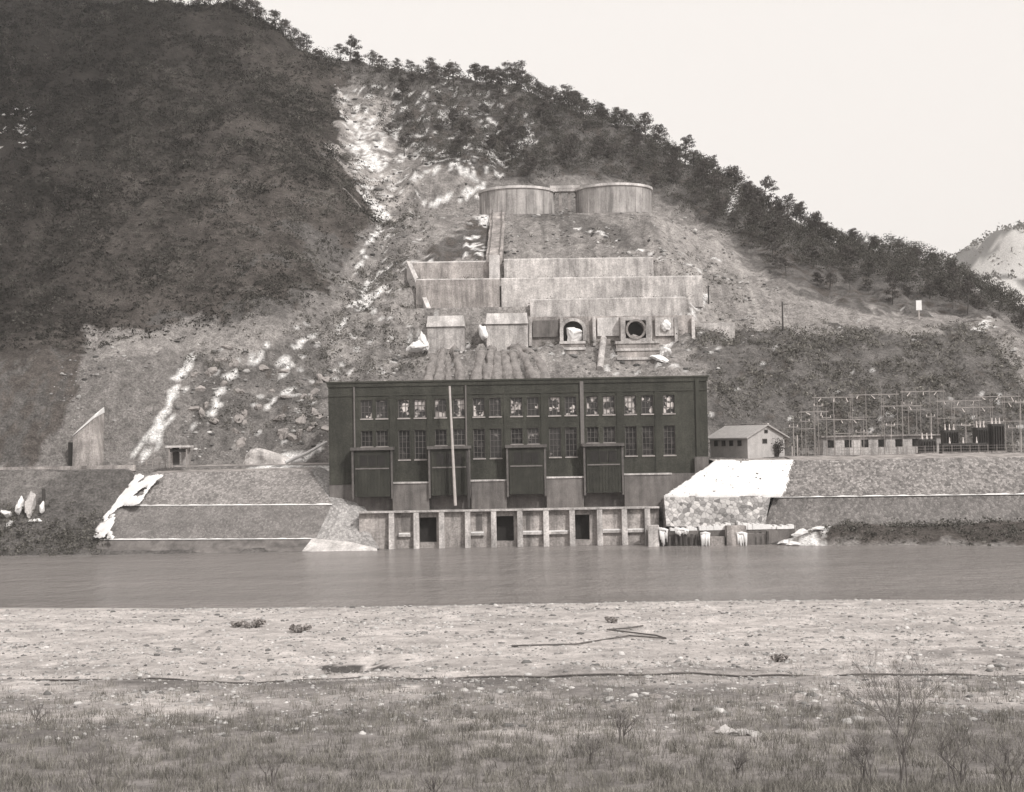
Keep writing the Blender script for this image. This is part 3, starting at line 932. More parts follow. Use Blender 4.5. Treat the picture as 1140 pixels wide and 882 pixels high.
# pines
def pine_meshes(seed, h, spread, bare):
    rs = random.Random(seed)
    t = MB()
    bend = (rs.uniform(-.5, .5), rs.uniform(-.5, .5))
    pts = []
    for i in range(7):
        s = i / 6
        pts.append((bend[0] * s * s * 1.2 + rs.uniform(-.08, .08), bend[1] * s * s * 1.2 + rs.uniform(-.08, .08), -0.6 + (h * .95 + .6) * s))
    t.tube(pts, [0.17 * (1 - .8 * i / 6) + .02 for i in range(7)], 6)
    cents, rads = [], []
    nb = rs.randint(8, 12)
    for b in range(nb):
        s = bare + (1 - bare) * (b + rs.random() * .7) / nb
        i = min(5, int(s * 6)); f = s * 6 - i
        p0 = Vector(pts[i]).lerp(Vector(pts[i + 1]), min(1, f))
        a_ = b * 2.4 + rs.uniform(-.6, .6)
        ln = spread * (1.05 - 0.62 * (s - bare) / (1 - bare)) * rs.uniform(.55, 1.1)
        p1 = p0 + Vector((math.cos(a_) * ln, math.sin(a_) * ln, ln * rs.uniform(.05, .4)))
        t.tube([p0, p0.lerp(p1, .5) + Vector((0, 0, -.05)), p1], [.06, .045, .02], 4)
        for c_ in range(3):
            q_ = p0.lerp(p1, .55 + .25 * c_)
            cents.append(q_ + Vector((rs.uniform(-.25, .25), rs.uniform(-.25, .25), rs.uniform(0, .3)))); rads.append(rs.uniform(.5, .9) * spread * .5)
    cents.append(Vector(pts[-1])); rads.append(spread * .4)
    v, q, _ = quads_cloud(np.array([tuple(c_) for c_ in cents]), np.array(rads), 34, 0.17, .6)
    return t, v, q

PROTO = []
for i, (h, sp, bare) in enumerate([(5.2, 2.3, .38), (6.2, 2.4, .42), (4.4, 2.1, .32), (5.6, 2.7, .48), (6.8, 2.2, .5), (3.6, 1.9, .25), (5.0, 2.8, .4)]):
    t, v, q = pine_meshes(100 + i, h, sp, bare)
    r = empty('pine_tree', (0, 0, -500), 0, 'x', 'tree', 'pines on the hilltop ridge')
    t.build('trunk', M['bark'], r)
    c = mesh_np('crown', v, q, M['needle']); c.parent = r
    PROTO.append(r)
first = [True] * len(PROTO)
spots = []
# along the skyline
rp = [P(*r_) for r_ in ridge]
for i in range(len(rp) - 1):
    a_, b_ = rp[i], rp[i + 1]
    L_ = (b_ - a_).length
    nn = max(1, int(L_ / 2.5))
    for k in range(nn):
        s = (k + random.random()) / nn
        p = a_.lerp(b_, s)
        if p.x < -62 or random.random() < .10: continue
        spots.append((p.x + random.uniform(-.6, .6), p.y + random.uniform(-9, 3), 'sky'))
# skyline of the big left hill, where it runs out of the top of the picture
for pxs in np.arange(196, 335, 6.5):
    Yl = np.arange(300, 420, 1.0); Xl = (pxs - 570) / 1600 * Yl
    zl = terrain_z(Xl, Yl); k = int(np.argmin(project(Xl, Yl, zl)[1]))
    if random.random() < .2: continue
    spots.append((Xl[k] + random.uniform(-1, 1), Yl[k] + random.uniform(-7, 1), 'hill'))
x, y, z, px, py = sample_on(FOREST, 12000, (-75, 135), (270, 372))
cnt = len(spots)
dens = np.ones(len(x))
dens[inpoly(px, py, [(385, 85), (470, 110), (560, 130), (620, 150), (560, 200), (480, 200), (420, 150)])] = .6
dens[inpoly(px, py, [(262, -100), (290, 0), (400, 50), (400, 75), (330, 60)])] = .35
acc = [(s_[0], s_[1]) for s_ in spots]
for i in range(len(x)):
    if cnt >= 298: break
    if random.random() > dens[i]: continue
    if min((x[i] - q_[0]) ** 2 + (y[i] - q_[1]) ** 2 for q_ in acc) < 2.6 ** 2: continue
    acc.append((x[i], y[i])); cnt += 1
    spots.append((x[i], y[i], 'left' if px[i] < 520 else ('mid' if px[i] < 800 else 'right')))
LAB = {'hill': 'dark pine fringing the crest of the big left hillside', 'sky': 'dark pine standing against the sky along the hilltop ridge',
       'left': 'dark pine among snow patches at the head of the rocky ravine',
       'mid': 'dark pine in the wood directly above the two round tanks',
       'right': 'dark pine on the falling right shoulder of the hill, below the skyline'}
GRP = {'hill': 'pines on the crest of the left hill', 'sky': 'pines along the skyline', 'left': 'pines at the ravine head', 'mid': 'pines above the tanks', 'right': 'pines on the right shoulder'}
for i, (x_, y_, zn) in enumerate(spots):
    k = i % len(PROTO) if i < len(PROTO) else random.randrange(len(PROTO))
    o = PROTO[k] if first[k] else copy_tree(PROTO[k])
    first[k] = False
    s = .88 * random.choice((.6, .75, .85, .95, 1.0, 1.1, 1.3)) * random.uniform(.9, 1.1) * (0.85 if x_ > 70 else 1.0) * (0.7 if x_ > 92 else 1.0)
    o.location = (x_, y_, zat(x_, y_) - 0.1)
    o.rotation_euler = (random.uniform(-.08, .08), random.uniform(-.08, .08), random.uniform(0, 6.28))
    o.scale = (s, s, s * random.uniform(.85, 1.1))
    o['label'] = LAB[zn]; o['group'] = GRP[zn]

# the rest of the wood as one mass between the single trees
x, y, z, px, py = sample_on(FOREST, 9000, (-60, 140), (285, 368))
pr = np.where(px < 400, .04, np.where(px < 560, .45, .85)) * sstep(.30, .5, fbm(x / 9, y / 9, 541, 3) + np.where(px > 560, .12, 0))
keepf = rng.random(len(x)) < pr
x, y, z = x[keepf], y[keepf], z[keepf]
hh = rng.uniform(1.2, 3.6, len(x)); rr_ = rng.uniform(.8, 1.6, len(x))
n1 = min(3200, len(x))
v, q, cc = quads_cloud(np.stack([x, y, z + hh], -1)[:n1], rr_[:n1], 60, .16, .75, np.full(n1, .068))
tag(mesh_np('undergrowth', v, q, M['brush'], colors=cc), 'dense dark undergrowth and young pines between the ridge trees', 'wood', kind='stuff')

# ------------------------------------------------------------------ powerhouse
YF = 200.0
def bx(px, Y=YF): return P(px, 490, Y).x
def bz(py, px=578, Y=YF): return P(px, py, Y).z
ph = empty('powerhouse', ((BX0 + BX1) / 2, YF + 10, 0), 0, 'long dark flat-roofed powerhouse with rows of tall windows at the foot of the hill', 'building')
ox, oy = (BX0 + BX1) / 2, YF + 10
class LB(MB):
    """mesh given in world coordinates, stored relative to the thing's base"""
    def __init__(self, o): super().__init__(); self.o = o
    def build(self, name, mat, parent=None, smooth=False, bevel=0):
        # parent chain of unrotated empties: subtract the top thing's location
        self.v = [(a_ - self.o[0], b_ - self.o[1], c_ - self.o[2]) for a_, b_, c_ in self.v]
        return super().build(name, mat, parent, smooth, bevel)
O = (ox, oy, 0)
ZR = bz(423.5)
ZB = 8.6
def holes_wall(mb, x0, x1, z0, z1, Y, holes, depth):
    xs = sorted({x0, x1, *[h[0] for h in holes], *[h[1] for h in holes]})
    zs = sorted({z0, z1, *[h[2] for h in holes], *[h[3] for h in holes]})
    for i in range(len(xs) - 1):
        for j in range(len(zs) - 1):
            cx, cz_ = (xs[i] + xs[i + 1]) / 2, (zs[j] + zs[j + 1]) / 2
            if any(h[0] < cx < h[1] and h[2] < cz_ < h[3] for h in holes): continue
            mb.add([(xs[i], Y, zs[j]), (xs[i + 1], Y, zs[j]), (xs[i + 1], Y, zs[j + 1]), (xs[i], Y, zs[j + 1])], [(0, 1, 2, 3)])
    for a_, b_, c_, d_ in holes:
        Y2 = Y + depth
        mb.add([(a_, Y, c_), (a_, Y2, c_), (a_, Y2, d_), (a_, Y, d_)], [(0, 1, 2, 3)])
        mb.add([(b_, Y, c_), (b_, Y2, c_), (b_, Y2, d_), (b_, Y, d_)], [(3, 2, 1, 0)])
        mb.add([(a_, Y, c_), (b_, Y, c_), (b_, Y2, c_), (a_, Y2, c_)], [(0, 1, 2, 3)])
        mb.add([(a_, Y, d_), (b_, Y, d_), (b_, Y2, d_), (a_, Y2, d_)], [(3, 2, 1, 0)])
WC = [408.5, 425.5, 450, 468, 491, 511.5, 533.5, 552, 575.5, 594, 618, 636, 660, 678.5, 702.5, 721.5, 745.5]
holes = []; wins = []
for i, c_ in enumerate(WC):
    pair = i // 2
    hw = 0.80
    xc = bx(c_)
    zt0, zt1 = bz(463.2), bz(442.6)
    holes.append((xc - hw, xc + hw, zt0, zt1)); wins.append((xc, hw, zt0, zt1, 'upper'))
    tall = (pair % 2 == 1) or pair == 8
    z1 = bz(476.8); z0 = bz(509.5 if tall else 494.5)
    holes.append((xc - hw, xc + hw, z0, z1)); wins.append((xc, hw, z0, z1, 'tall' if tall else 'lower'))
w = LB(O)
holes_wall(w, BX0, BX1, ZB, ZR, YF, holes, 0.45)
YB = YF + 19
w.add([(BX0, YF, 0), (BX0, YB, 0), (BX0, YB, ZR), (BX0, YF, ZR)], [(3, 2, 1, 0)])
w.add([(BX1, YF, 0), (BX1, YB, 0), (BX1, YB, ZR), (BX1, YF, ZR)], [(0, 1, 2, 3)])
w.add([(BX0, YB, 0), (BX1, YB, 0), (BX1, YB, ZR), (BX0, YB, ZR)], [(3, 2, 1, 0)])
w.build('wall', M['brick'], ph)
LB(O).box(BX0 - .25, BX1 + .25, YF - .3, YB + .3, ZR, ZR + .22).build('roof', M['brick_trim'], ph)
LB(O).box(BX0 - .12, BX1 + .12, YF - .16, YF - .003, ZR - .55, ZR - .003).build('cornice', M['brick'], ph)
LB(O).box(BX0 - .05, BX1 + .05, YF - .12, YF - .003, bz(437.5) - .09, bz(437.5) + .09).build('string_course', M['brick_trim'], ph)
for c_ in (437.5, 479, 522, 564.5, 606, 690.5, 733):
    LB(O).box(bx(c_) - .42, bx(c_) + .42, YF - .10, YF - .003, ZB + .1, bz(438.5)).build('pilaster', M['brick'], ph)
for c_ in (395, 519.2):
    LB(O).tube([(bx(c_), YF - .25, bz(428)), (bx(c_), YF - .25, bz(500))], .12, 8).build('downpipe', M['pipe'], ph)
LB(O).box(bx(646.5), bx(650.5), YF - .30, YF - .003, bz(498), bz(426)).build('downpipe', M['pipe'], ph)
pb = LB(O)
pb.box(bx(775), bx(779), YF - .28, YF - .003, ZB + .5, bz(424.8)); pb.build('downpipe', M['brick_trim'], ph)
pb = LB(O); pb.box(bx(772), bx(787.6), YF - .8, YF - .31, 4, bz(512)); pb.build('buttress', M['conc_dark'], ph)
for xc, hw, z0, z1, kind in wins:
    f = LB(O); Yw = YF + .28
    t_ = .085
    f.box(xc - hw, xc - hw + t_, Yw, Yw + .12, z0, z1); f.box(xc + hw - t_, xc + hw, Yw, Yw + .12, z0, z1)
    f.box(xc - hw + t_, xc + hw - t_, Yw, Yw + .12, z0, z0 + t_); f.box(xc - hw + t_, xc + hw - t_, Yw, Yw + .12, z1 - t_, z1)
    rows = {'upper': 3, 'lower': 3, 'tall': 5}[kind]
    for r_ in range(1, rows):
        zz = z0 + (z1 - z0) * r_ / rows
        f.box(xc - hw + t_, xc + hw - t_, Yw + .02, Yw + .09, zz - .03, zz + .03)
    for s in (-.27, .27):
        f.box(xc + s - .03, xc + s + .03, Yw + .01, Yw + .08, z0 + t_, z1 - t_)
    fo = f.build('window', M['frame'], ph)
    g = LB(O); g.add([(xc - hw, Yw + .15, z0), (xc + hw, Yw + .15, z0), (xc + hw, Yw + .15, z1), (xc - hw, Yw + .15, z1)], [(0, 1, 2, 3)])
    g.build('pane', random.choice(PANES) if kind == 'upper' else (PANES[1] if random.random() < .3 else M['glass_low']), fo)
    LB(O).box(xc - hw - .1, xc + hw + .1, YF - .14, YF + .26, z0 - .17, z0 - .003).build('sill', M['sill'], fo)
# concrete substructure between the hoist housings
for a_, b_, top in ((437, 477.5, 536), (524, 563, 535), (607, 648, 533), (693, 745, 531)):
    LB(O).box(bx(a_), bx(b_), YF - 1.6, YF - .003, -1, bz(top)).build('foundation', M['conc_dark'], ph, bevel=.05)
    LB(O).box(bx(a_) - .1, bx(b_) + .1, YF - 1.75, YF - .006, bz(top) + .003, bz(top) + .22).build('ledge', M['conc'], ph)
LB(O).box(BX0, BX1, YF + .1, YF + .4, -1, ZB + .1).build('basement_wall', M['conc_dark'], ph)
LB(O).box(bx(745), BX1, YF - 1.2, YF - .01, -1, bz(530)).build('foundation', M['conc_dark'], ph)
# hoist housings
for a_, b_ in ((393, 438), (477.5, 523.5), (563.5, 607), (648.5, 692.5)):
    x0, x1 = bx(a_), bx(b_)
    zt, zb = bz(498.5), bz(550)
    h = LB(O)
    h.box(x0 + .35, x1 - .35, YF - 1.9, YF - .003, zb, zt)
    npl = 11
    for k in range(npl):
        xa = x0 + .35 + (x1 - x0 - .7) * k / npl
        h.box(xa + .03, xa + (x1 - x0 - .7) / npl - .03, YF - 1.96, YF - 1.903, zb + .02, zt - .1)
    ho = h.build('gate_housing', M['bay'], ph)
    LB(O).box(x0 - .15, x1 + .15, YF - 2.35, YF - .006, zt + .003, zt + .42).build('canopy', M['bay_trim'], ho)
    for xx in (x0 + .12, x1 - .12):
        LB(O).box(xx - .14, xx + .14, YF - 2.1, YF - 1.8, zb - .3, zt).build('post', M['bay_trim'], ho)
    LB(O).box(x0 + .5, x1 - .5, YF - 2.05, YF - 1.963, bz(519.5), bz(518)).build('rail', M['rail'], ho)
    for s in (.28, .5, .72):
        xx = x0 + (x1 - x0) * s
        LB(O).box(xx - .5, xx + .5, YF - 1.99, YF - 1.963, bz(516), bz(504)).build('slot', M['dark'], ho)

# leaning white pole in front of the building
p0, p1 = P(507, 563, 196.2), P(500.5, 430, 197.5)
o = MB().tube([p0, p1], [.22, .15], 10).build('mast', M['pole_light'])
tag(o, 'tall pale mast leaning slightly in front of the dark powerhouse', 'mast')
o.data.transform(Matrix.Translation(-p0)); o.location = p0
p0, p1 = P(522, 566, 196.6), P(520, 502, 197.0)
o = MB().tube([p0, p1], [.2, .2], 8).build('post', M['metal_dark'])
tag(o, 'dark iron pipe standing right of the pale mast, beside the second housing', 'pipe')

# ------------------------------------------------------------------ tailrace wall
YW = 194.6
tw = empty('tailrace_wall', (bx(570, YW), YW, 0), 0, 'concrete wall with piers and three dark gate openings rising from the water below the powerhouse', 'wall')
OT = tuple(tw.location)
def tx(px): return P(px, 590, YW).x
def tz(py): return P(570, py, YW).z
ztop = tz(568.5)
ops = [(466.5, 486), (552.5, 572), (639.5, 656.5)]
w = LB(OT)
hs = [(tx(a_), tx(b_), tz(602.5), tz(574.5)) for a_, b_ in ops]
holes_wall(w, tx(400), tx(734), -1.5, ztop, YW, hs, 1.6)
w.add([(tx(400), YW, ztop), (tx(734), YW, ztop), (tx(734), YF - .1, ztop), (tx(400), YF - .1, ztop)], [(0, 1, 2, 3)])
w.build('wall', M['conc_mid'], tw)
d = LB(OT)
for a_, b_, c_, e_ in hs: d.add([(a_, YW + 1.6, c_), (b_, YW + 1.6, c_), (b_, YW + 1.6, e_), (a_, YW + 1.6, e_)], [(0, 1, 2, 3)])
d.build('gate', M['dark'], tw)  # dark sheets backing the openings, their inner shade put into the colour
for c_ in (436.5, 464, 492, 521, 549.8, 579, 608, 637, 667.5, 695, 720.5):
    LB(OT).hexa([(tx(c_) - .38, YW - 1.3, -1.5), (tx(c_) + .38, YW - 1.3, -1.5), (tx(c_) + .38, YW - .003, -1.5), (tx(c_) - .38, YW - .003, -1.5),
                 (tx(c_) - .36, YW - .75, ztop - .02), (tx(c_) + .36, YW - .75, ztop - .02), (tx(c_) + .36, YW - .003, ztop - .02), (tx(c_) - .36, YW - .003, ztop - .02)]).build('pier', M['conc'], tw)
LB(OT).box(tx(400), tx(734), YW - .82, YW + .5, ztop + .003, ztop + .24).build('coping', M['conc'], tw)
for a_, b_, y_ in ((444, 457, 592.5), (524, 539, 592.5), (582, 604, 592.5), (611, 633, 592.5), (671, 692, 592), (698, 717, 592)):
    LB(OT).box(tx(a_), tx(b_), YW - .5, YW - .003, tz(y_) - .35, tz(y_)).build('ledge', M['conc'], tw)
    LB(OT).box(tx(a_) + .03, tx(b_) - .03, YW - .48, YW - .006, tz(y_) + .003, tz(y_) + .14).build('snow_cap', M['snow'], tw)
for a_, b_ in ((447, 459), (530, 537), (586, 590)):
    LB(OT).box(tx(a_), tx(b_), YW - .06, YW - .003, tz(590), tz(572)).build('panel', M['conc_dark'], tw)

# ------------------------------------------------------------------ embankments
def quad_obj(name, quads_, mat, parent=None, o=(0, 0, 0), sub=0):
    b = LB(o)
    for q_ in quads_: b.add(q_, [tuple(range(len(q_)))])
    return b.build(name, mat, parent)
A0, B0 = P(168, 526.5, 206), P(346, 522.5, 206)
A1, B1 = P(128, 562, 198.6), P(370, 561, 198.6)
A2, B2 = P(112, 600, 195.2), P(352, 599, 195.0)
B3 = P(419, 611, 191.8)
A3 = P(100, 612, 192.6); 
lp = [P(104, 597, 195.4), P(152, 562, 198.3), P(165, 526.5, 205.8)]
ln_ = (lp[1] - lp[0]).cross(lp[2] - lp[0]).normalized()
def onplane(px, py, back=.12):
    d = ray(px, py); c0 = Vector((0, 0, CAMZ))
    t = (lp[0] - c0).dot(ln_) / d.dot(ln_)
    p = c0 + d * t
    return p + Vector((0, back, -.05))
A1, A0 = onplane(128, 562), onplane(168, 526.5)
em = empty('river_platform', ((A1.x + B1.x) / 2, 200, 0), 0, 'sloping stone-pitched platform left of the tailrace, snow along its left edge', 'embankment')
OE = tuple(em.location)
back = 222
E1, E2 = P(366, 532, 205), P(400, 563, 199.6)
quad_obj('slope', [[A1, B1, B0, A0]], M['mason_fine'], em, OE)
top = [A0, B0, Vector((B0.x + 1, back, 11.45)), Vector((A0.x, back, 11.45))]
quad_obj('top_surface', [top], M['bank' if False else 'conc_mid'], em, OE)
quad_obj('river_wall', [[A2, B2, B1, A1]], M['mason_front'], em, OE)
M2, Bc = P(387, 562, 198.9), P(392, 604, 193.6)
quad_obj('end_slope', [[B1, B2, Bc], [B1, Bc, M2], [M2, Bc, B3, E2], [B0, B1, M2], [B0, M2, E2, E1], [E2, B3, P(430, 611, 199.8), P(412, 566, 200.6)], [B0, E1, Vector((E1.x, back, 11.3)), Vector((B0.x + 1, back, 11.45))]], M['mason_end'], em, OE)
f1_, f2_ = P(330, 606, 193.4), P(336, 614, 191.6)
quad_obj('toe_apron', [[B2 + Vector((-.5, -.05, .02)), f2_, Vector((B3.x + .3, B3.y - .7, -.3)), B3 + Vector((.05, -.05, .05)), Bc + Vector((0, -.08, .05))]], M['conc_light'], em, OE)
A1l = onplane(104, 590)
quad_obj('left_slope', [[A1l, A1, A0, onplane(150, 527.5)], [A1l, A2, A1]], M['mason'], em, OE)
f = [A2 + Vector((0, -.0, -.02)), P(100, 618, 191.6), P(300, 616, 191.4), Vector((B3.x, B3.y, -.4)), B3, B2]
quad_obj('footing', [[A2 + Vector((0, 0, -.05)), Vector((A2.x - 1, 192.6, -.3)), Vector((B3.x - .6, 191.8, -.3)), B3 + Vector((-.02, .02, -.02)), B2 + Vector((0, 0, -.05))]], M['conc_dark'], em, OE)
# narrow snow ledge at the break of slope and at its foot
sb = LB(OE)
for a_, b_, t_ in ((A1, B1, .15), (A2, B2, .10)):
    n_ = 90
    top_, bot_ = [], []
    for i in range(n_ + 1):
        p = a_.lerp(b_, i / n_)
        hh = t_ * 1.7 * (fbm(np.array([i * .33]), np.array([t_ * 20]), 77, 4)[0] - .46)
        top_.append((p.x, p.y - .05, p.z + hh)); bot_.append((p.x, p.y - .32, p.z - .12)); 
    base = len(sb.v); sb.v += top_ + bot_ + [(t[0], t[1] + .5, t[2] - .3) for t in top_]
    m_ = n_ + 1
    for i in range(n_):
        sb.f.append((base + m_ + i, base + m_ + i + 1, base + i + 1, base + i)); sb.f.append((base + i, base + i + 1, base + 2 * m_ + i + 1, base + 2 * m_ + i))
sb.build('snow_ledge', M['snow'], em)
DEBUG = False
def blob_sheet(name, poly_px, Yf, mat, parent=None, o=(0, 0, 0), thick=.25, step=.2, seed=1, ragged=.5, holes=0):
    """lumpy sheet of snow lying on a plane given by three (px,py,Y) corners; ragged outline"""
    pts = [P(*p) for p in Yf]
    e1, e2 = pts[1] - pts[0], pts[2] - pts[0]
    nrm = e1.cross(e2).normalized()
    if nrm.z < 0: nrm = -nrm
    u = e1.normalized(); v_ = nrm.cross(u)
    def to_uv(px, py):
        d = ray(px, py); c0 = Vector((0, 0, CAMZ))
        t_ = (pts[0] - c0).dot(nrm) / d.dot(nrm)
        w_ = c0 + d * t_ - pts[0]
        return (w_.dot(u), w_.dot(v_))
    uv = [to_uv(*p) for p in poly_px]
    if DEBUG: print('DBGS', name, [tuple(round(c, 1) for c in pts[0] + u * a[0] + v_ * a[1]) for a in uv])
    us = np.arange(min(a[0] for a in uv) - 1, max(a[0] for a in uv) + 1, step)
    vs_ = np.arange(min(a[1] for a in uv) - 1, max(a[1] for a in uv) + 1, step)
    UU, VV = np.meshgrid(us, vs_)
    du = (fbm(UU / 1.7, VV / 1.7, seed, 3) - .5) * 2.4 * ragged; dv = (fbm(UU / 1.7 + 40, VV / 1.7, seed, 3) - .5) * 2.4 * ragged
    ins = inpoly(UU + du, VV + dv, uv) & (fbm(UU / .9 + 7, VV / .9, seed + 9, 4) > holes)
    hgt = thick * (0.1 + 1.5 * fbm(UU / 1.1, VV / 1.1, seed + 5, 4))
    # vertices just outside sink into the ground
    hgt = np.where(ins, hgt, -0.12)
    use = np.zeros_like(ins)
    cell = ins[:-1, :-1] | ins[1:, :-1] | ins[:-1, 1:] | ins[1:, 1:]
    W = np.array(pts[0])[None, None] + UU[..., None] * np.array(u) + VV[..., None] * np.array(v_) + hgt[..., None] * np.array(nrm)
    W = W - np.array(o)
    ix = np.arange(UU.size).reshape(UU.shape)
    q = np.stack([ix[:-1, :-1], ix[:-1, 1:], ix[1:, 1:], ix[1:, :-1]], -1)[cell]
    used, inv = np.unique(q, return_inverse=True)
    ob = mesh_np(name, W.reshape(-1, 3)[used], inv.reshape(q.shape), mat, smooth=True)
    if parent is not None: ob.parent = parent
    return ob
ob = blob_sheet('snow', [(106, 594), (120, 566), (150, 529), (180, 528), (152, 562), (128, 566), (122, 590), (128, 598), (104, 597)], [(104, 597, 195.4), (152, 562, 198.3), (165, 526.5, 205.8)], M['snow'], seed=3, ragged=.8, thick=.10, holes=.40)
tag(ob, 'snow bank down the left edge of the stone-pitched platform', 'snow', kind='stuff')

# right: snow-covered pitched block and the long revetment
C0, D0 = P(797, 514, 199.2), P(884, 513, 199.2)
C1, D1 = P(739, 553, 193.6), P(872, 553, 193.6)
C2, D2 = P(742, 586, 191.8), P(851, 588, 191.8)
rbk = empty('stone_abutment', ((C1.x + D1.x) / 2, 200, 0), 0, 'rubble stone abutment with a snow-covered sloping top, right of the powerhouse', 'embankment')
OR = tuple(rbk.location)
quad_obj('slope', [[C1, D1, D0, C0]], M['mason'], rbk, OR)
quad_obj('face', [[C2, D2, P(858, 553, 193.6), C1]], M['mason_light'], rbk, OR)
K = P(736, 566, 200.0)
quad_obj('end_slope', [[C1, C0, Vector((C0.x - .2, 200.5, C0.z - .3)), Vector((C1.x - .2, 200.5, 5.0))], [C2, C1, Vector((C1.x - .2, 200.5, 5.0)), Vector((C2.x - .2, 200.5, -1))]], M['mason'], rbk, OR)
quad_obj('top_surface', [[C0, D0, Vector((D0.x, 213, 11.42)), Vector((C0.x - .2, 213, 11.42))]], M['conc_mid'], rbk, OR)
ob = blob_sheet('snow', [(797, 513), (883, 513), (871, 552), (741, 552)], [(739, 553, 193.5), (872, 553, 193.5), (797, 514, 199.1)], M['snow'], seed=13, thick=.3, ragged=.25, holes=.22)
tag(ob, 'thick snow covering the sloping top of the stone abutment', 'snow', kind='stuff')
F0, F1, F2, F3 = P(884, 512.5, 200.2), P(1320, 506, 200.2), P(1320, 547, 195.2), P(862, 553, 195.2)
H2, H3 = P(1320, 590, 193.2), P(846, 598, 193.2)
rev = empty('revetment', (60, 202, 0), 0, 'long two-tier stone revetment below the switchyard on the right', 'retaining wall')
OV = tuple(rev.location)
quad_obj('upper_slope', [[F3, F2, F1, F0]], M['mason'], rev, OV)
quad_obj('lower_slope', [[H3, H2, F2, F3]], M['mason_dark'], rev, OV)
sb = LB(OV)
n_ = 160; top_, bot_ = [], []
for i in range(n_ + 1):
    p = F3.lerp(F2, i / n_)
    hh = .3 * (fbm(np.array([i * .3]), np.array([2.]), 87, 4)[0] - (.55 if i < 80 else .42))
    top_.append((p.x, p.y - .05, p.z + hh)); bot_.append((p.x, p.y - .3, p.z - .12))
m_ = n_ + 1
sb.v += top_ + bot_ + [(t[0], t[1] + .5, t[2] - .3) for t in top_]
for i in range(n_):
    sb.f.append((m_ + i, m_ + i + 1, i + 1, i)); sb.f.append((i, i + 1, 2 * m_ + i + 1, 2 * m_ + i))
sb.build('snow_ledge', M['snow'], rev)
quad_obj('top_surface', [[F0, F1, Vector((F1.x, 208.5, 11.36)), Vector((F0.x, 208.5, 11.36))]], M['conc_mid'], rev, OV)

# snow ledge, stakes and blocks at the foot of the abutment
lg = empty('landing_stage', (P(790, 590, 191).x, 191, 0), 0, 'low snow-topped landing ledge with concrete blocks at the foot of the stone abutment', 'landing')
OL = tuple(lg.location)
def lx(px): return P(px, 596, 190.6).x
def lz(py): return P(800, py, 190.6).z
LB(OL).box(lx(721), lx(885), 190.6, 193, -1, lz(590)).build('deck', M['conc_dark'], lg)
sn_ = LB(OL)
for i in range(60):
    a_ = 722 + i * 2.7
    if fbm(np.array([i * .45]), np.array([5.]), 97, 2)[0] < .3: continue
    sn_.box(lx(a_), lx(a_ + 2.9), 190.55 + random.uniform(-.1, .1), 192.4, lz(590.3), lz(588 - 2.5 * random.random() - (4 * math.exp(-((a_ - 820) / 30) ** 2))))
sn_.build('snow_cap', M['snow'], lg)
LB(OL).box(lx(721), lx(733), 189.6, 190.59, -1, lz(583)).build('block', M['conc'], lg, bevel=.06)
LB(OL).box(lx(807), lx(829), 189.0, 190.59, -1, lz(585)).build('block', M['conc_mid'], lg, bevel=.06)
LB(OL).box(lx(785), lx(806), 189.5, 190.59, -1, lz(597)).build('block', M['conc_mid'], lg, bevel=.06)
LB(OL).box(lx(830), lx(850), 189.8, 190.59, -1, lz(594)).build('block', M['conc_dark'], lg, bevel=.06)
for i, px_ in enumerate((736, 744, 752, 757, 763, 769, 774, 779, 840, 846, 853)):
    X = lx(px_); top_ = lz(random.uniform(590, 596))
    o = LB((X, 189.9, 0)).tube([(X, 189.9, -1.2), (X + random.uniform(-.1, .1), 190.0, top_)], .2, 7).build('stake', M['wood_wet'])
    o.location = (X, 189.9, 0)
    tag(o, 'short dark wooden stake in the water below the snowy landing ledge', 'stake', 'stakes below the landing ledge')
def lump(name, c_, r_, mat, seed, label, cat, group=None, kind=None, flat=.7, n=14):
    rs = np.random.default_rng(seed)
    v, f = [], []
    bm = bmesh.new()
    bmesh.ops.create_icosphere(bm, subdivisions=3, radius=1.0)
    cuts = rs.normal(0, 1, (11, 3)); cuts /= np.linalg.norm(cuts, axis=1)[:, None]
    offs = rs.uniform(.45, .85, 11)
    sh_x, sh_y = rs.uniform(-.35, .35, 2)
    for v_ in bm.verts:
        p = np.array(v_.co)
        for c0, o0 in zip(cuts, offs):
            t0 = p @ c0
            if t0 > o0: p = p - c0 * (t0 - o0)
        p = p * (1.12 + .3 * mnoise.noise(Vector(p * 2.7 + seed)))
        p[0] += sh_x * p[2]; p[1] += sh_y * p[2]
        v_.co = Vector(p * np.array(r_))
    me = bpy.data.meshes.new(name); bm.to_mesh(me); bm.free(); me.materials.append(mat)
    ob = link(bpy.data.objects.new(name, me))
    ob.location = c_
    return tag(ob, label, cat, group, kind)
def icecol(px0, px1, py0, py1, Y, seed, label):
    a_, b_ = P(px0, py1, Y), P(px1, py0, Y)
    rs = random.Random(seed); mbx = MB(); W_ = b_.x - a_.x; H = b_.z - a_.z
    n_ = max(4, int(W_ / .16))
    for k in range(n_):
        x_ = -W_ / 2 + W_ * (k + .5) / n_; l_ = H * rs.uniform(.5, 1.05); r0 = W_ / n_ * rs.uniform(.6, 1.3)
        mbx.tube([(x_, rs.uniform(-.1, .2), H * rs.uniform(.9, 1.05)), (x_ + rs.uniform(-.05, .05), 0, H - l_ * .4), (x_, -.05, H - l_)], [r0, r0 * .9, r0 * .45], 6)
    mbx.tube([(-W_ / 2 - .1, .1, H), (0, 0, H + .08), (W_ / 2 + .1, .1, H - .05)], [.14, .2, .12], 7)
    ob = mbx.build('ice', M['snow'], None, True); ob.location = ((a_.x + b_.x) / 2, Y, a_.z)
    return tag(ob, label, 'ice', kind='stuff')
icecol(735, 743, 590, 609, 189.4, 1, 'hanging ice at the left end of the landing ledge')
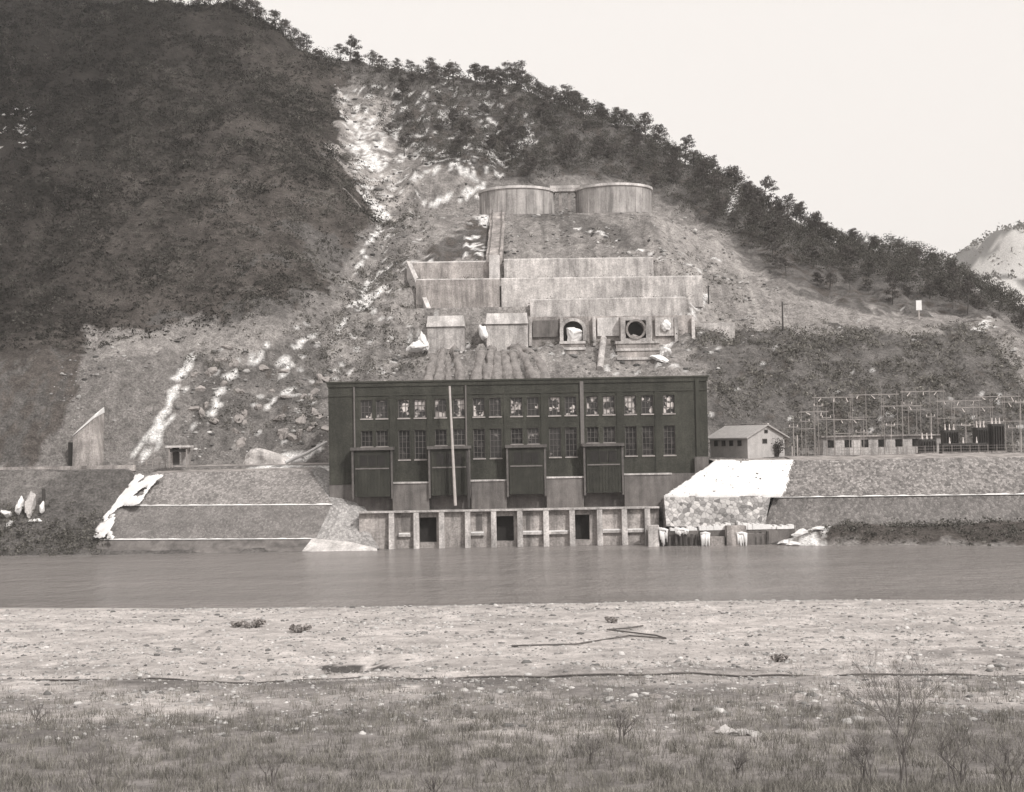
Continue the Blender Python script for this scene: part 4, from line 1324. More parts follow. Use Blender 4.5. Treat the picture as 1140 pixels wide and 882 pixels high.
icecol(781, 790, 594, 610, 189.2, 2, 'hanging ice left of the middle concrete block')
icecol(821, 831, 594, 613, 188.9, 3, 'hanging ice on the right side of the middle concrete block')
icecol(752, 766, 590, 597, 189.6, 4, 'snow lump on the stakes of the landing ledge')
for i, (px_, py_, w_, h_) in enumerate(((872, 606, 14, 5), (893, 601, 22, 8), (912, 604, 18, 5), (905, 591, 12, 5), (926, 596, 9, 3), (884, 610, 22, 4), (916, 585, 9, 3))):
    Y = 190.5 - (py_ - 600) * .25
    q_ = P(px_, py_, Y)
    lump('snow_heap', (q_.x, q_.y, max(.1, zat(q_.x, q_.y) + .1)), (w_ / 8.3 * .5, .9, h_ / 8.3 * .6), M['snow'], 20 + i, 'melting snow heaps on the dark mound by the landing', 'snow', kind='stuff')

# snowy boulders at the far left bank
sg = [(10, 573, 12, 10), (24, 563, 7, 17), (36, 562, 9, 26), (49, 566, 5, 16), (40, 578, 18, 5), (14, 581, 14, 4)]
for i, (px_, py_, w_, h_) in enumerate(sg):
    q_ = P(px_, py_, 200.5)
    lump('snowy_boulder', (q_.x, q_.y - .8, q_.z), (w_ / 8 * .6, .9, h_ / 8 * .56), M['snow'] if i not in (2,) else M['conc_light'], 40 + i,
         ['broad snow-covered boulder at the left end of the bank', 'narrow leaning white boulder beside the tall one on the bank', 'tallest pale boulder of the snowy heap on the left bank',
          'slim white boulder right of the tallest pale one', 'low white boulder at the right foot of the snowy heap', 'flat white boulder at the left foot of the snowy heap'][i], 'boulder', 'snowy boulders on the left bank')
for px_, py_ in ((48, 545), (35, 552)):
    q_ = P(px_, py_ + 8, 200.2)
    o = MB().tube([(0, 0, -1.2), (.1, 0, .2), (.05, 0, 1.1)], [.22, .28, .22], 8).build('stump', M['pole_dark'])
    o.location = q_
    tag(o, 'dark stump poking up behind the ' + ('slim right-hand' if px_ > 40 else 'tall middle') + ' white boulder on the left bank', 'stump')

# ------------------------------------------------------------------ left road edge, shelter, buttress, rocks
q0, q1 = P(-60, 524.5, 208.5), P(372, 518, 208.5)
kb = empty('road_kerb', ((q0.x + q1.x) / 2, 208.5, 11.3), 0, 'low stone kerb along the left terrace road', 'kerb')
LB((kb.location.x, 208.5, 11.3)).box(q0.x, A0.x - 3, 208.2, 208.8, 10.9, 11.75).build('kerbstone', M['conc_mid'], kb)
sp = P(200, 525, 207.8)
sh_ = empty('roadside_shelter', (sp.x, sp.y, 11.25), 0, 'small flat-roofed shelter on posts by the left terrace road', 'shelter')
OS = tuple(sh_.location)
for a_, b_ in ((-1.35, -.9), (1.15, -.9), (-1.35, .9), (1.15, .9)):
    LB((0, 0, 0)).box(a_, a_ + .2, b_ - .1, b_ + .1, 0, 2.9).build('post', M['pole'], sh_)
LB((0, 0, 0)).box(-1.75, 1.75, -1.3, 1.3, 2.903, 3.2).build('roof', M['conc_light'], sh_)
LB((0, 0, 0)).box(-1.1, -.2, .75, .85, .4, 2.9).build('back_panel', M['metal_dark'], sh_)
LB((0, 0, 0)).box(.1, 1.1, .75, .85, .4, 2.9).build('back_panel', M['conc'], sh_)
LB((0, 0, 0)).box(-1.34, 1.34, -.93, -.87, 2.25, 2.7).build('dark_board', M['dark'], sh_)  # dark band across the front, just below the roof
fl, fr = P(142, 521, 209.5), P(184, 521, 209.5)
fe = empty('roadside_fence', (fl.x, fl.y, 11.3), 0, 'low post and rail fence left of the roadside shelter', 'fence')
W_ = fr.x - fl.x
for i in range(7): LB((0, 0, 0)).box(W_ * i / 6 - .06, W_ * i / 6 + .06, -.06, .06, 0, 1.2).build('post', M['pole'], fe)
for zz in (.55, 1.05): LB((0, 0, 0)).box(0, W_, .065, .11, zz, zz + .09).build('rail', M['pole'], fe)
# buttress end of the cut
b0, b1 = P(80, 520, 221.0), P(104, 520, 221.0)
bt = empty('buttress_wall', (b0.x, b0.y, 11.2), 0, 'pale concrete buttress with a snowy slanted top at the left end of the rock cut', 'wall')
w_ = b1.x - b0.x
hL, hR = (520 - 484) * 221 / 1600, (520 - 464) * 221 / 1600
LB((0, 0, 0)).hexa([(0, 0, -1), (w_ * 1.4, .2, -1), (w_ * 1.4, 6, -1), (0, 6, -1), (.1, .4, hL), (w_, .4, hR), (w_, 6, hR + 1), (.1, 6, hL + .5)]).build('body', M['conc_mid'], bt)
LB((0, 0, 0)).hexa([(.0, .2, hL + .003), (w_ + .1, .2, hR + .003), (w_ + .1, 6, hR + 1.003), (.0, 6, hL + .503), (.5, 1.2, hL + .9), (w_ - .1, 1.6, hR + .7), (w_, 6, hR + 1.9), (.2, 6, hL + 1.4)]).build('snow_cap', M['snow'], bt)
LB((0, 0, 0)).box(-.8, -.02, .8, 6, -1, hL - .9).build('dark_side_box', M['dark'], bt)  # solid dark box standing in for the buttress's shaded left side
o = lump('rock_outcrop', (P(296, 498, 222).x, 222.5, 12.0), (3.6, 1.8, 2.2), M['conc'], 71, 'pale flat rock outcrop on the terrace between the shelter and the powerhouse', 'rock')
for i in range(48):
    px_, py_ = random.uniform(215, 365), random.uniform(400, 505)
    Y = np.interp(py_, [400, 505], [238, 224])
    q_ = P(px_, py_, Y)
    lump('boulder', (q_.x, q_.y, zat(q_.x, q_.y) + .1), [random.uniform(.35, 1.0) for _ in range(3)], M['rock'], 300 + i, 'grey boulder on the rocky slope left of the powerhouse', 'boulder', 'boulders on the rocky slope')

# ------------------------------------------------------------------ tanks
def tank(px0, px1, pyt, pyb, Yc, label, nm_):
    xc = (P(px0, pyt, Yc).x + P(px1, pyt, Yc).x) / 2
    r_ = (P(px1, pyt, Yc).x - P(px0, pyt, Yc).x) / 2
    zt = P((px0 + px1) / 2, pyt, Yc - r_).z
    zb = P((px0 + px1) / 2, pyb, Yc - r_).z
    t = empty('surge_tank', (xc, Yc, zb), 0, label, 'tank', 'round concrete tanks on the hill')
    OTk = tuple(t.location)
    MB().lathe(0, 0, [(r_ - .15, -3), (r_ - .15, zt - zb - .003), (r_ - .9, zt - zb - .003), (r_ - .9, -2.5), (0, -2.5)], 64).build('shell', M['conc_tank'], t, True).data.polygons.foreach_set('use_smooth', [False] * (64 * 4))
    MB().lathe(0, 0, [(r_ - .15, zt - zb - .55), (r_ + .15, zt - zb - .5), (r_ + .15, zt - zb), (r_ - 1.0, zt - zb), (r_ - 1.0, zt - zb - .4)], 64).build('rim', M['conc_light'], t)
    rb_ = MB()
    for k in range(24):
        a_ = 2 * math.pi * k / 24
        rb_.tube([((r_ - .12) * math.cos(a_), (r_ - .12) * math.sin(a_), -2), ((r_ - .12) * math.cos(a_), (r_ - .12) * math.sin(a_), zt - zb - .56)], .07, 5)
    rb_.build('formwork_rib', M['conc_tank'], t)
    return t
t1 = tank(533, 617, 206.5, 231, 301, 'left round concrete tank on the hill, pale front streaked with stains', 'a')
t2 = tank(640, 725.5, 203.5, 234, 301, 'right round concrete tank on the hill, slightly taller, by the bare scree', 'b')
ga, gb = P(612, 209.5, 300), P(645, 209.5, 300)
fb = empty('footbridge', (ga.x, 300, ga.z), 0, 'short concrete gangway joining the two round tanks', 'footbridge')
W_ = gb.x - ga.x
LB((0, 0, 0)).box(0, W_, -.9, .9, -.9, -.3).build('deck', M['conc'], fb)
LB((0, 0, 0)).box(0, W_, -.95, -.85, -.297, .35).build('parapet', M['conc'], fb)
for s in (.35, .65): LB((0, 0, 0)).box(W_ * s - .25, W_ * s + .25, -.3, .3, -5, -.903).build('pillar', M['conc_mid'], fb)

# ------------------------------------------------------------------ stepped retaining walls below the tanks
def rwall(name, px0, px1, pyt, pyb, Y, mat, label, thick=1.6, pad=2.0, cope=True, py1=None):
    """wall whose face stands between the given pixels at distance Y"""
    a_, b_ = P(px0, pyt, Y), P(px1, pyt if py1 is None else py1, Y)
    zb = P((px0 + px1) / 2, pyb, Y).z - pad
    o = empty(name, (a_.x, Y, zb), 0, label, 'retaining wall', 'stepped retaining walls below the tanks')
    W_ = b_.x - a_.x; h0, h1 = a_.z - zb, b_.z - zb
    LB((0, 0, 0)).hexa([(0, -.3, 0), (W_, -.3, 0), (W_, thick, 0), (0, thick, 0), (0, 0, h0), (W_, 0, h1), (W_, thick, h1), (0, thick, h0)]).build('body', mat, o)
    if cope:
        LB((0, 0, 0)).hexa([(0, .003, h0 + .003), (W_, .003, h1 + .003), (W_ + .05, thick + .1, h1 + .003), (-.05, thick + .1, h0 + .003),
                            (0, .06, h0 + .22), (W_, .06, h1 + .22), (W_ + .05, thick + .1, h1 + .2), (-.05, thick + .1, h0 + .2)]).build('coping', M['conc_light'], o)
    return o
rwall('retaining_wall', 561, 727, 289.5, 307.5, 264.4, M['conc'], 'topmost wide retaining wall right of the white pillar, below the tanks', py1=287.5)
rwall('retaining_wall', 457, 544, 293, 309.5, 264.4, M['conc_mid'], 'topmost retaining wall left of the white pillar, below the tanks', py1=291.5)
rwall('retaining_wall', 558, 782, 311, 331.5, 258.4, M['conc'], 'second wide retaining wall right of the inclined track', py1=308)
rwall('retaining_wall', 463, 556, 312, 346, 258.6, M['conc_mid'], 'tall stained retaining wall left of the inclined track, above the left anchor block', py1=311)
rwall('retaining_wall', 590, 764, 334.5, 352, 254.4, M['conc'], 'third pale retaining wall just above the pipe outlets', py1=331.5)
o = rwall('retaining_wall', 588, 772, 353, 377, 250.2, M['conc_mid'], 'lowest wall pierced by the round pipe outlet and the snowy arch', cope=False, py1=351)
# bay ribs and pipe outlets of the lowest wall
low_wall = o
OW = tuple(o.location)
def wl(px, py, Y=250.0): return P(px, py, Y)
for px_ in (590, 625, 661, 691, 723, 752, 771):
    a_ = wl(px_, 353); b_ = wl(px_, 379)
    LB(OW).box(a_.x - .28, a_.x + .28, 249.2, 249.86, b_.z - 1, a_.z).build('rib', M['conc'], low_wall)
c_ = wl(677, 363.5)
LB(OW).box(c_.x - 1.9, c_.x + 1.9, 249.45, 249.85, c_.z - 1.7, c_.z + 1.5).build('panel', M['conc_light'], low_wall)
c_ = wl(740, 364)
LB(OW).box(c_.x - 1.7, c_.x + 1.7, 249.5, 249.85, c_.z - 1.6, c_.z + 1.6).build('panel', M['conc'], low_wall)
c_ = wl(607, 364)
LB(OW).box(c_.x - 2.2, c_.x + 2.2, 249.5, 249.85, c_.z - 1.8, c_.z + 1.1).build('panel', M['conc_dark'], low_wall)
def ring(mb, cx, cz, y0, y1, r0, r1, n=32):
    base = len(mb.v)
    for yy, rr in ((y1, r0), (y0, r0), (y0, r1), (y1, r1)):
        for k in range(n):
            t = 2 * math.pi * k / n
            mb.v.append((cx + rr * math.cos(t), yy, cz + rr * math.sin(t)))
    for i in range(3):
        for k in range(n):
            a_ = base + i * n + k; b_ = base + i * n + (k + 1) % n
            mb.f.append((a_, b_, b_ + n, a_ + n))
c_ = wl(708, 366.5, 247.2)
pp = empty('outlet_pipe', (c_.x, 247.2, c_.z), 0, 'large open pipe mouth, a dark round hole in the lowest wall above the powerhouse', 'pipe')
r_ = MB(); ring(r_, 0, 0, 0, 2.9, 1.38, 1.75); r_.build('collar', M['conc_mid'], pp)
dm = MB(); dm.add([(1.4 * math.cos(2 * math.pi * k / 32), 2.2, 1.4 * math.sin(2 * math.pi * k / 32)) for k in range(32)], [tuple(range(32))]); dm.build('bore', M['dark'], pp)  # dark disc closing the pipe, its colour standing in for the shade inside
fr_ = MB(); w2, ht, hb = 2.6, 2.2, 2.0
fr_.box(-w2, -1.76, .3, 2.6, -hb, ht); fr_.box(1.76, w2, .3, 2.6, -hb, ht); fr_.box(-1.757, 1.757, .3, 2.6, 1.55, ht); fr_.box(-1.757, 1.757, .3, 2.6, -hb - .5, -1.55)
fr_.build('surround', M['conc'], pp)
lump('snow_heap', (c_.x - .2, 248.2, c_.z - 1.25), (.95, .9, .45), M['rock'], 91, 'rubble lying in the mouth of the round outlet pipe', 'rubble', kind='stuff')
# arched niche full of snow
c_ = wl(638, 367, 248.6)
an = empty('arched_niche', (c_.x, 248.6, c_.z), 0, 'small arched niche packed with snow, left of the round outlet pipe', 'niche')
mbx = MB(); n_ = 14; arch_o, arch_i = [], []
for k in range(n_ + 1):
    t = math.pi * k / n_
    arch_o.append((2.3 * math.cos(t), 2.0 * math.sin(t) + .0)); arch_i.append((1.7 * math.cos(t), 1.5 * math.sin(t)))
arch_o = [(2.3, -1.9)] + arch_o + [(-2.3, -1.9)]; arch_i = [(1.7, -1.9)] + arch_i + [(-1.7, -1.9)]
for i in range(len(arch_o) - 1):
    (a0, a1), (b0_, b1_), (c0, c1), (d0, d1) = arch_o[i], arch_o[i + 1], arch_i[i + 1], arch_i[i]
    mbx.add([(a0, 0, a1), (b0_, 0, b1_), (c0, 0, c1), (d0, 0, d1), (a0, 1.3, a1), (b0_, 1.3, b1_), (c0, 1.3, c1), (d0, 1.3, d1)],
            [(0, 3, 2, 1), (0, 1, 5, 4), (2, 3, 7, 6)])
mbx.build('arch', M['conc'], an)
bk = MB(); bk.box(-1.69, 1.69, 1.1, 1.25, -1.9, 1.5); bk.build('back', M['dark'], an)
lump('snow_heap', (c_.x, 249.0, c_.z - .75), (1.75, .9, 1.75), M['snow'], 95, 'snow packed inside the small arched niche', 'snow', kind='stuff')
lump('snow_heap', (wl(741, 362).x, 249.2, wl(741, 362).z), (.9, .5, 1.1), M['snow'], 96, 'snow stuck on the panel right of the round outlet pipe', 'snow', kind='stuff')
# concrete steps under the outlets
def steps(px0, px1, rows, Y0, label, mat):
    a_ = P(px0, rows[-1][1], Y0)
    o = empty('pipe_cradle', (a_.x, Y0, a_.z), 0, label, 'concrete steps', 'concrete steps under the outlets')
    for i, (y0_, y1_) in enumerate(rows):
        Y = Y0 - 1.9 * i
        p_, q_ = P(px0 + i, y0_, Y), P(px1 + i * .6, y1_, Y)
        so = LB(tuple(o.location)).box(p_.x + .15, q_.x - .15, Y + .25, Y + 2.6, q_.z - .8, p_.z - .3).build('step', M['conc_mid'], o)  # riser darker than the tread: shade put into its colour
        LB(tuple(o.location)).box(p_.x, q_.x, Y, Y + 2.5, p_.z - .297, p_.z + .15).build('tread', mat, so)  # overhang added to cast a shadow on the riser
steps(623, 652, [(381, 387), (388, 396), (398, 408)], 247, 'three pale concrete steps under the arched niche', M['conc_light'])
steps(685, 735, [(381, 386), (389, 395), (399, 404)], 247, 'broken concrete steps under the round outlet pipe', M['conc'])
a_, b_ = P(672, 378, 247.5), P(668, 412, 239.5)
o = MB().tube([a_ + Vector((0, 0, .2)), a_.lerp(b_, .5) + Vector((0, 0, .5)), b_ + Vector((0, 0, .2))], .55, 12).build('drain_pipe', M['conc']); tag(o, 'pale pipe running down between the two flights of concrete steps', 'pipe')
# wing edge of the terraces, pillar, anchor blocks, track
a_, b_ = P(455, 292, 264.5), P(479, 348, 256.5)
o = MB().hexa([b_ + Vector((-.4, -.3, -3)), b_ + Vector((.4, -.3, -3)), a_ + Vector((.4, .3, -3)), a_ + Vector((-.4, .3, -3)),
               b_ + Vector((-.4, -.3, .25)), b_ + Vector((.4, -.3, .25)), a_ + Vector((.4, .3, .25)), a_ + Vector((-.4, .3, .25))]).build('wing_wall', M['conc_light'])
tag(o, 'pale sloping wing wall closing the left end of the retaining walls', 'wall')
a_, b_ = P(544, 284, 262.6), P(556.5, 316, 262.6)
o = LB((a_.x, 262.6, b_.z)).box(a_.x, b_.x, 262.6, 265.5, b_.z - 3, a_.z).build('pillar_block', M['conc_light'], bevel=.06); o.location = (a_.x, 262.6, b_.z)
tag(o, 'pale upright concrete block between the two topmost retaining walls', 'pillar')
for i, (px_, py_, Yq, rx_, rz_) in enumerate(((466, 386, 245.2, 1.7, 1.0), (471, 380, 245.4, .9, 1.5), (538, 371, 245.6, .8, 1.7), (736, 400, 243, 1.6, .7), (742, 392, 244.5, 1.0, .9))):
    q_ = P(px_, py_, Yq)
    lump('snow_heap', (q_.x, q_.y, q_.z), (rx_, .8, rz_), M['snow'], 150 + i, 'snow heaped against the concrete works above the powerhouse', 'snow', kind='stuff')
def anchor(px0, px1, pyt, pym, pyb, Y, label):
    a_, b_ = P(px0, pyb, Y), P(px1, pyt, Y)
    o = empty('anchor_block', (a_.x, Y, a_.z), 0, label, 'concrete block', 'penstock anchor blocks')
    W_, H_ = b_.x - a_.x, b_.z - a_.z
    hm = P(px0, pym, Y).z - a_.z
    MB().box(.1, W_ - .1, .35, 7, -4, hm).build('body', M['conc'], o, bevel=.08)
    MB().hexa([(0, 0, hm + .003), (W_, 0, hm + .003), (W_, 7, hm + .003), (0, 7, hm + .003), (.25, .5, H_), (W_ - .25, .5, H_), (W_ - .25, 7, H_), (.25, 7, H_)]).build('cap', M['conc_light'], o)
anchor(475, 517, 351, 364, 392, 245.5, 'left pale concrete anchor block on the slope above the powerhouse')
anchor(541, 588, 348, 361, 388, 246, 'right pale concrete anchor block, beside the pipe outlets')
# ridges of spoil fanning down from the anchor blocks to the back of the powerhouse
rsp = random.Random(4)
for (xa, xs_) in ((500, (474, 488, 500, 514)), (556, (528, 541, 553, 566, 580, 597, 612))):
    fan_ = MB()
    for xe in xs_:
        pts_, rr = [], []
        for k in range(15):
            t = k / 14
            px_ = xa + (xe - xa) * (.25 + .75 * t) + rsp.uniform(-1.2, 1.2)
            Y = 247 - 11 * t
            X = (px_ - 570) / 1600 * Y
            pts_.append((X, Y, zat(X, Y) - .45 + rsp.uniform(-.15, .15))); rr.append((.5 + .55 * t) * rsp.uniform(.75, 1.3))
        fan_.tube(pts_, rr, 8)
    o = fan_.build('spoil', M['spoil'], None, True)
    sub = o.modifiers.new('subdivide', 'SUBSURF'); sub.levels = sub.render_levels = 2
    tex = bpy.data.textures.new('spoil_lumps', 'CLOUDS'); tex.noise_scale = .6
    dm_ = o.modifiers.new('lumps', 'DISPLACE'); dm_.texture = tex; dm_.strength = .55; dm_.texture_coords = 'GLOBAL'
    tag(o, 'rutted ridges of loose spoil fanning down below the ' + ('left' if xa < 530 else 'right') + ' anchor block', 'spoil', kind='stuff')
# inclined track
tk_ = empty('inclined_track', (P(555, 330, 256).x, 256, 40), 0, 'narrow inclined track climbing from the anchor blocks to the left tank', 'track')
ys_ = np.arange(266.5, 293, .8)
pts = []
for Y in ys_:
    pxk = np.interp(Y, [240, 250, 264, 292], [532, 534, 551, 556])
    X = P(pxk, 330, Y).x
    z_ = np.interp(Y, [240, 249.5, 264.5, 270, 292], [26.6, 35.4, 48.0, 50.0, 61.4])
    pts.append((X + (fbm(np.array([Y * .4]), np.array([1.]), 7, 2)[0] - .5) * .5, Y, z_ + .25))
OTK = tuple(tk_.location)
for s in (-.95, .95):
    LB(OTK).tube([(p_[0] + s, p_[1], p_[2]) for p_ in pts], .08, 5).build('rail', M['bay_trim'], tk_)
bed = LB(OTK)
for i in range(len(pts) - 1):
    p_, q_ = pts[i], pts[i + 1]
    bed.add([(p_[0] - 1.5, p_[1], p_[2] - .42), (p_[0] + 1.5, p_[1], p_[2] - .42), (q_[0] + 1.5, q_[1], q_[2] - .42), (q_[0] - 1.5, q_[1], q_[2] - .42),
             (p_[0] - 1.5, p_[1], p_[2] - 5), (p_[0] + 1.5, p_[1], p_[2] - 5)], [(0, 1, 2, 3), (0, 4, 5, 1)])
bed.build('bed', M['conc_mid'], tk_)

wx, wy, wz = [], [], []
for (xa, xb, Yw, zw, n_) in ((-19, 26, 249.4, 31.2, 90), (2, 31, 253.8, 35.2, 30), (3, 31, 257.9, 38.6, 60), (0, 26, 263.6, 42.6, 70), (-18, -5, 263.6, 42.6, 30), (-18, 33, 265.8, 47.3, 60), (-18, -5, 257.4, 34.5, 40)):
    x_ = rng.uniform(xa, xb, n_); wx += list(x_); wy += list(np.full(n_, Yw) + rng.uniform(-.3, .3, n_)); wz += list(np.full(n_, zw) + rng.uniform(-.1, .4, n_))
for (p0_, p1_, Yw) in (((590, 334.5), (764, 331.5), 255.4), ((558, 311), (782, 308), 259.4), ((561, 289.5), (727, 287.5), 265.6), ((463, 312), (541, 311), 259.4)):
    for k in range(26):
        p = P(*p0_, Yw).lerp(P(*p1_, Yw), rng.random()); wx.append(p.x); wy.append(Yw); wz.append(p.z + .1)
wr = rng.gamma(3, .17, len(wx)).clip(.2, 1.0)
v, q, cc = quads_cloud(np.stack([wx, wy, wz], -1), wr, 22, .13, .7, rng.uniform(.07, .2, len(wx)))
tag(mesh_np('wall_weeds', v, q, M['brush'], colors=cc), 'dead weeds growing along the feet and tops of the retaining walls', 'weeds', kind='stuff')
a_ = rng.random(70); b_ = rng.random(70) ** 1.5
pp_ = [C1.lerp(D1, s).lerp(C0.lerp(D0, s), t) for s, t in zip(a_, b_)]
pp_ = np.array([(p.x, p.y, p.z + .3) for p in pp_])
o = scatter_stones('snow_stones', pp_[:, 0], pp_[:, 1], pp_[:, 2], rng.uniform(.06, .2, 70), rng.choice([.1, .2, .35], 70))
tag(o, 'a few dark stones showing through the snow of the abutment', 'stones', kind='stuff')

# ------------------------------------------------------------------ right: house, switchyard, bench poles
hc = P(832, 508, 211)
hs_ = empty('cottage', (hc.x, 211, 11.25), math.radians(-55), 'small pale cottage with a gabled grey roof beside the powerhouse', 'house')
Wg, Ln, He, Ha = 3.7, 3.9, 3.0, 4.6
mbh = MB()
mbh.add([(-Ln, -Wg, -1), (Ln, -Wg, -1), (Ln, Wg, -1), (-Ln, Wg, -1), (-Ln, -Wg, He), (Ln, -Wg, He), (Ln, Wg, He), (-Ln, Wg, He), (-Ln, 0, Ha), (Ln, 0, Ha)],
        [(0, 1, 5, 4), (2, 3, 7, 6), (1, 2, 6, 9, 5), (3, 0, 4, 8, 7)])
mbh.build('wall', M['plaster'], hs_)
rf = MB()
for s in (-1, 1):
    e0, e1 = (-Ln - .5, s * (Wg + .6), He - .28), (Ln + .5, s * (Wg + .6), He - .28)
    r0_, r1_ = (-Ln - .5, 0, Ha + .03), (Ln + .5, 0, Ha + .03)
    up = lambda p: (p[0], p[1], p[2] + .18)
    pts_ = [e0, e1, r1_, r0_] if s < 0 else [e1, e0, r0_, r1_]
    rf.hexa(pts_ + [up(p) for p in pts_])
ro = rf.build('roof', M['roof'], hs_)
MB().box(-Ln - .5, Ln + .5, -.16, .16, Ha + .2, Ha + .34).build('ridge_cap', M['conc'], ro)
for x_ in (-2.6, -1.0, .6, 2.3):
    wf = MB().box(x_ - .42, x_ + .42, -Wg - .06, -Wg - .003, 1.7, 2.55).build('window', M['frame'], hs_)
    MB().box(x_ - .34, x_ + .34, -Wg - .075, -Wg - .063, 1.78, 2.47).build('pane', M['glass_low'], wf)
for y_, z_, w_, h_ in ((-.3, 2.35, .8, .55), (0, 3.75, .55, .4)):
    wf = MB().box(Ln + .003, Ln + .06, y_ - w_ / 2 - .08, y_ + w_ / 2 + .08, z_ - h_ / 2 - .08, z_ + h_ / 2 + .08).build('window', M['frame'], hs_)
    MB().box(Ln + .063, Ln + .075, y_ - w_ / 2, y_ + w_ / 2, z_ - h_ / 2, z_ + h_ / 2).build('pane', M['glass_low'], wf)
MB().box(Ln + .003, Ln + .07, 1.6, 2.5, -.1, 1.9).build('door', M['metal_dark'], hs_)

def shrub(name, loc, h, seed, label, mat_l, spread=.8, nb=5, leaves=True):
    rs = random.Random(seed)
    r_ = empty(name, loc, 0, label, 'shrub')
    st = MB(); tips = []
    for i in range(nb):
        a_ = i * 2.4 + rs.random(); l_ = h * rs.uniform(.6, 1)
        p1 = Vector((math.cos(a_) * spread * rs.uniform(.3, .9), math.sin(a_) * spread * rs.uniform(.3, .9), l_))
        st.tube([(0, 0, -.2), p1 * .5 + Vector((0, 0, .1)), p1], [.05, .035, .015], 4)
        tips += [p1 * s for s in (.55, .8, 1.0)]
    st.build('stem', M['bark'], r_)
    v, q, _ = quads_cloud(np.array([tuple(t) for t in tips]), np.full(len(tips), h * .28), 18, .16, .8)
    c = mesh_np('foliage', v, q, mat_l); c.parent = r_
    return r_
q_ = P(866, 506, 208.6)
shrub('shrub', (q_.x, q_.y, 11.2), 2.6, 5, 'dark bushy shrub against the right corner of the cottage', M['needle'], 1.0)
for i, (px_, py_) in enumerate(((882, 505), (888, 492))):
    q_ = P(px_, 507, 209.5 + i)
    o = MB().tube([(0, 0, -.3), (0, 0, 1.6 + i * 1.6)], .09, 6).build('marker_post', M['pole_light']); o.location = (q_.x, q_.y, 11.2)
    tag(o, ['short', 'tall'][i] + ' white post right of the cottage shrub', 'post')

# switchyard
ZT = 11.25
sw = empty('switch_house', (P(982, 500, 219).x, 219, ZT), 0, 'long low pale switch house behind the switchyard masts', 'building')
Ws = (P(1048, 500, 219).x - P(916, 500, 219).x) / 2
hsw = (500 - 480) * 219 / 1600
hl = []
for k in range(7):
    c_ = -Ws + 2 * Ws * (k + .5) / 7
    hl.append((c_ - .55, c_ + .55, 1.1, 2.3))
mbx = MB(); holes_wall(mbx, -Ws, Ws, -.5, hsw, 0, hl, .3)
mbx.add([(-Ws, 0, -.5), (-Ws, 4, -.5), (-Ws, 4, hsw), (-Ws, 0, hsw)], [(3, 2, 1, 0)]); mbx.add([(Ws, 0, -.5), (Ws, 4, -.5), (Ws, 4, hsw), (Ws, 0, hsw)], [(0, 1, 2, 3)])
mbx.build('wall', M['conc'], sw)
MB().box(-Ws - .3, Ws + .3, -.5, 4.3, hsw + .003, hsw + .25).build('roof', M['conc_mid'], sw)
for a_, b_, c_, d_ in hl:
    f = MB().box(a_, b_, .2, .24, c_, d_).build('window', M['frame'], sw)
    MB().box(a_ + .08, b_ - .08, .17, .197, c_ + .08, d_ - .08).build('pane', M['glass_low'], f)
def transformer(px0, px1, pyt, Y, label):
    a_, b_ = P(px0, 505, Y), P(px1, 505, Y)
    W_ = (b_.x - a_.x) / 2; H = P(px0, pyt, Y).z - ZT
    o = empty('transformer', ((a_.x + b_.x) / 2, Y, ZT), 0, label, 'transformer', 'dark transformers in the switchyard')
    t = MB().box(-W_, W_, 0, 2.0, .25, H)
    n_ = max(4, int(W_ * 6))
    for k in range(n_):
        x_ = -W_ + 2 * W_ * (k + .5) / n_
        t.box(x_ - .05, x_ + .05, -.25, -.003, .4, H - .3)
    t.build('case', M['metal_dark'], o, bevel=.03)
    MB().box(-W_ - .2, W_ + .2, -.35, 2.2, -.3, .247).build('plinth', M['conc_mid'], o)
    for s in (-.55, 0, .55):
        MB().tube([(s * W_ * 1.1, 1, H), (s * W_ * 1.1, 1, H + .25), (s * W_ * 1.1, 1, H + .3), (s * W_ * 1.1, 1, H + .9)], [.14, .14, .09, .06], 8).build('bushing', M['ceramic'], o)
transformer(1026, 1043, 489, 210, 'squat grey transformer case below the switch house, foremost of the group')
transformer(1052, 1068, 479, 213, 'upright dark transformer case left of the big pair')
transformer(1088, 1101, 476, 213, 'tall narrow dark transformer case, left one of the big pair')
transformer(1105, 1119, 472, 213, 'tallest dark transformer case, right one of the big pair')
transformer(1050, 1100, 494, 210, 'long low dark equipment case at the front edge of the switchyard')
def gantry(px0, px1, pyb, Y, n_post, ins, label):
    a_, b_ = P(px0, 505, Y), P(px1, 505, Y)
    o = empty('switchyard_gantry', (a_.x, Y, zat(a_.x, Y) if Y > 222 else ZT), 0, label, 'gantry', 'gantries of the switchyard')
    W_ = b_.x - a_.x; zb0 = o.location.z; H = (P(px0, pyb, Y).z - zb0) * .88
    for k in range(n_post):
        x_ = W_ * k / (n_post - 1)
        MB().tube([(x_, 0, -1.5), (x_, 0, H + random.uniform(.3, 1.4))], [.065, .04], 6).build('post', M['pole'], o)
    MB().box(-.3, W_ + .3, -.06, .06, H - .07, H + .07).build('beam', M['pole'], o)
    if ins:
        MB().box(-.2, W_ * .55, -.05, .05, H * .62 - .05, H * .62 + .05).build('beam', M['pole'], o)
    for k in range(ins):
        x_ = W_ * (k + .5) / ins
        MB().tube([(x_ + random.uniform(-.4, .4), 0, H - .12), (x_ + random.uniform(-.4, .4), 0, H - random.uniform(.4, .8))], [.05, .08], 6).build('insulator', M['ceramic'], o)
gs = [(893, 921, 452, 212, 3), (908, 950, 434, 217, 3), (948, 1000, 431, 226, 4), (985, 1026, 445, 218, 3), (1006, 1052, 429, 228, 4),
      (1045, 1092, 440, 227, 4), (1064, 1106, 447, 216, 3), (1088, 1136, 432, 224, 4), (1118, 1170, 440, 214, 3), (930, 962, 462, 211, 3)]
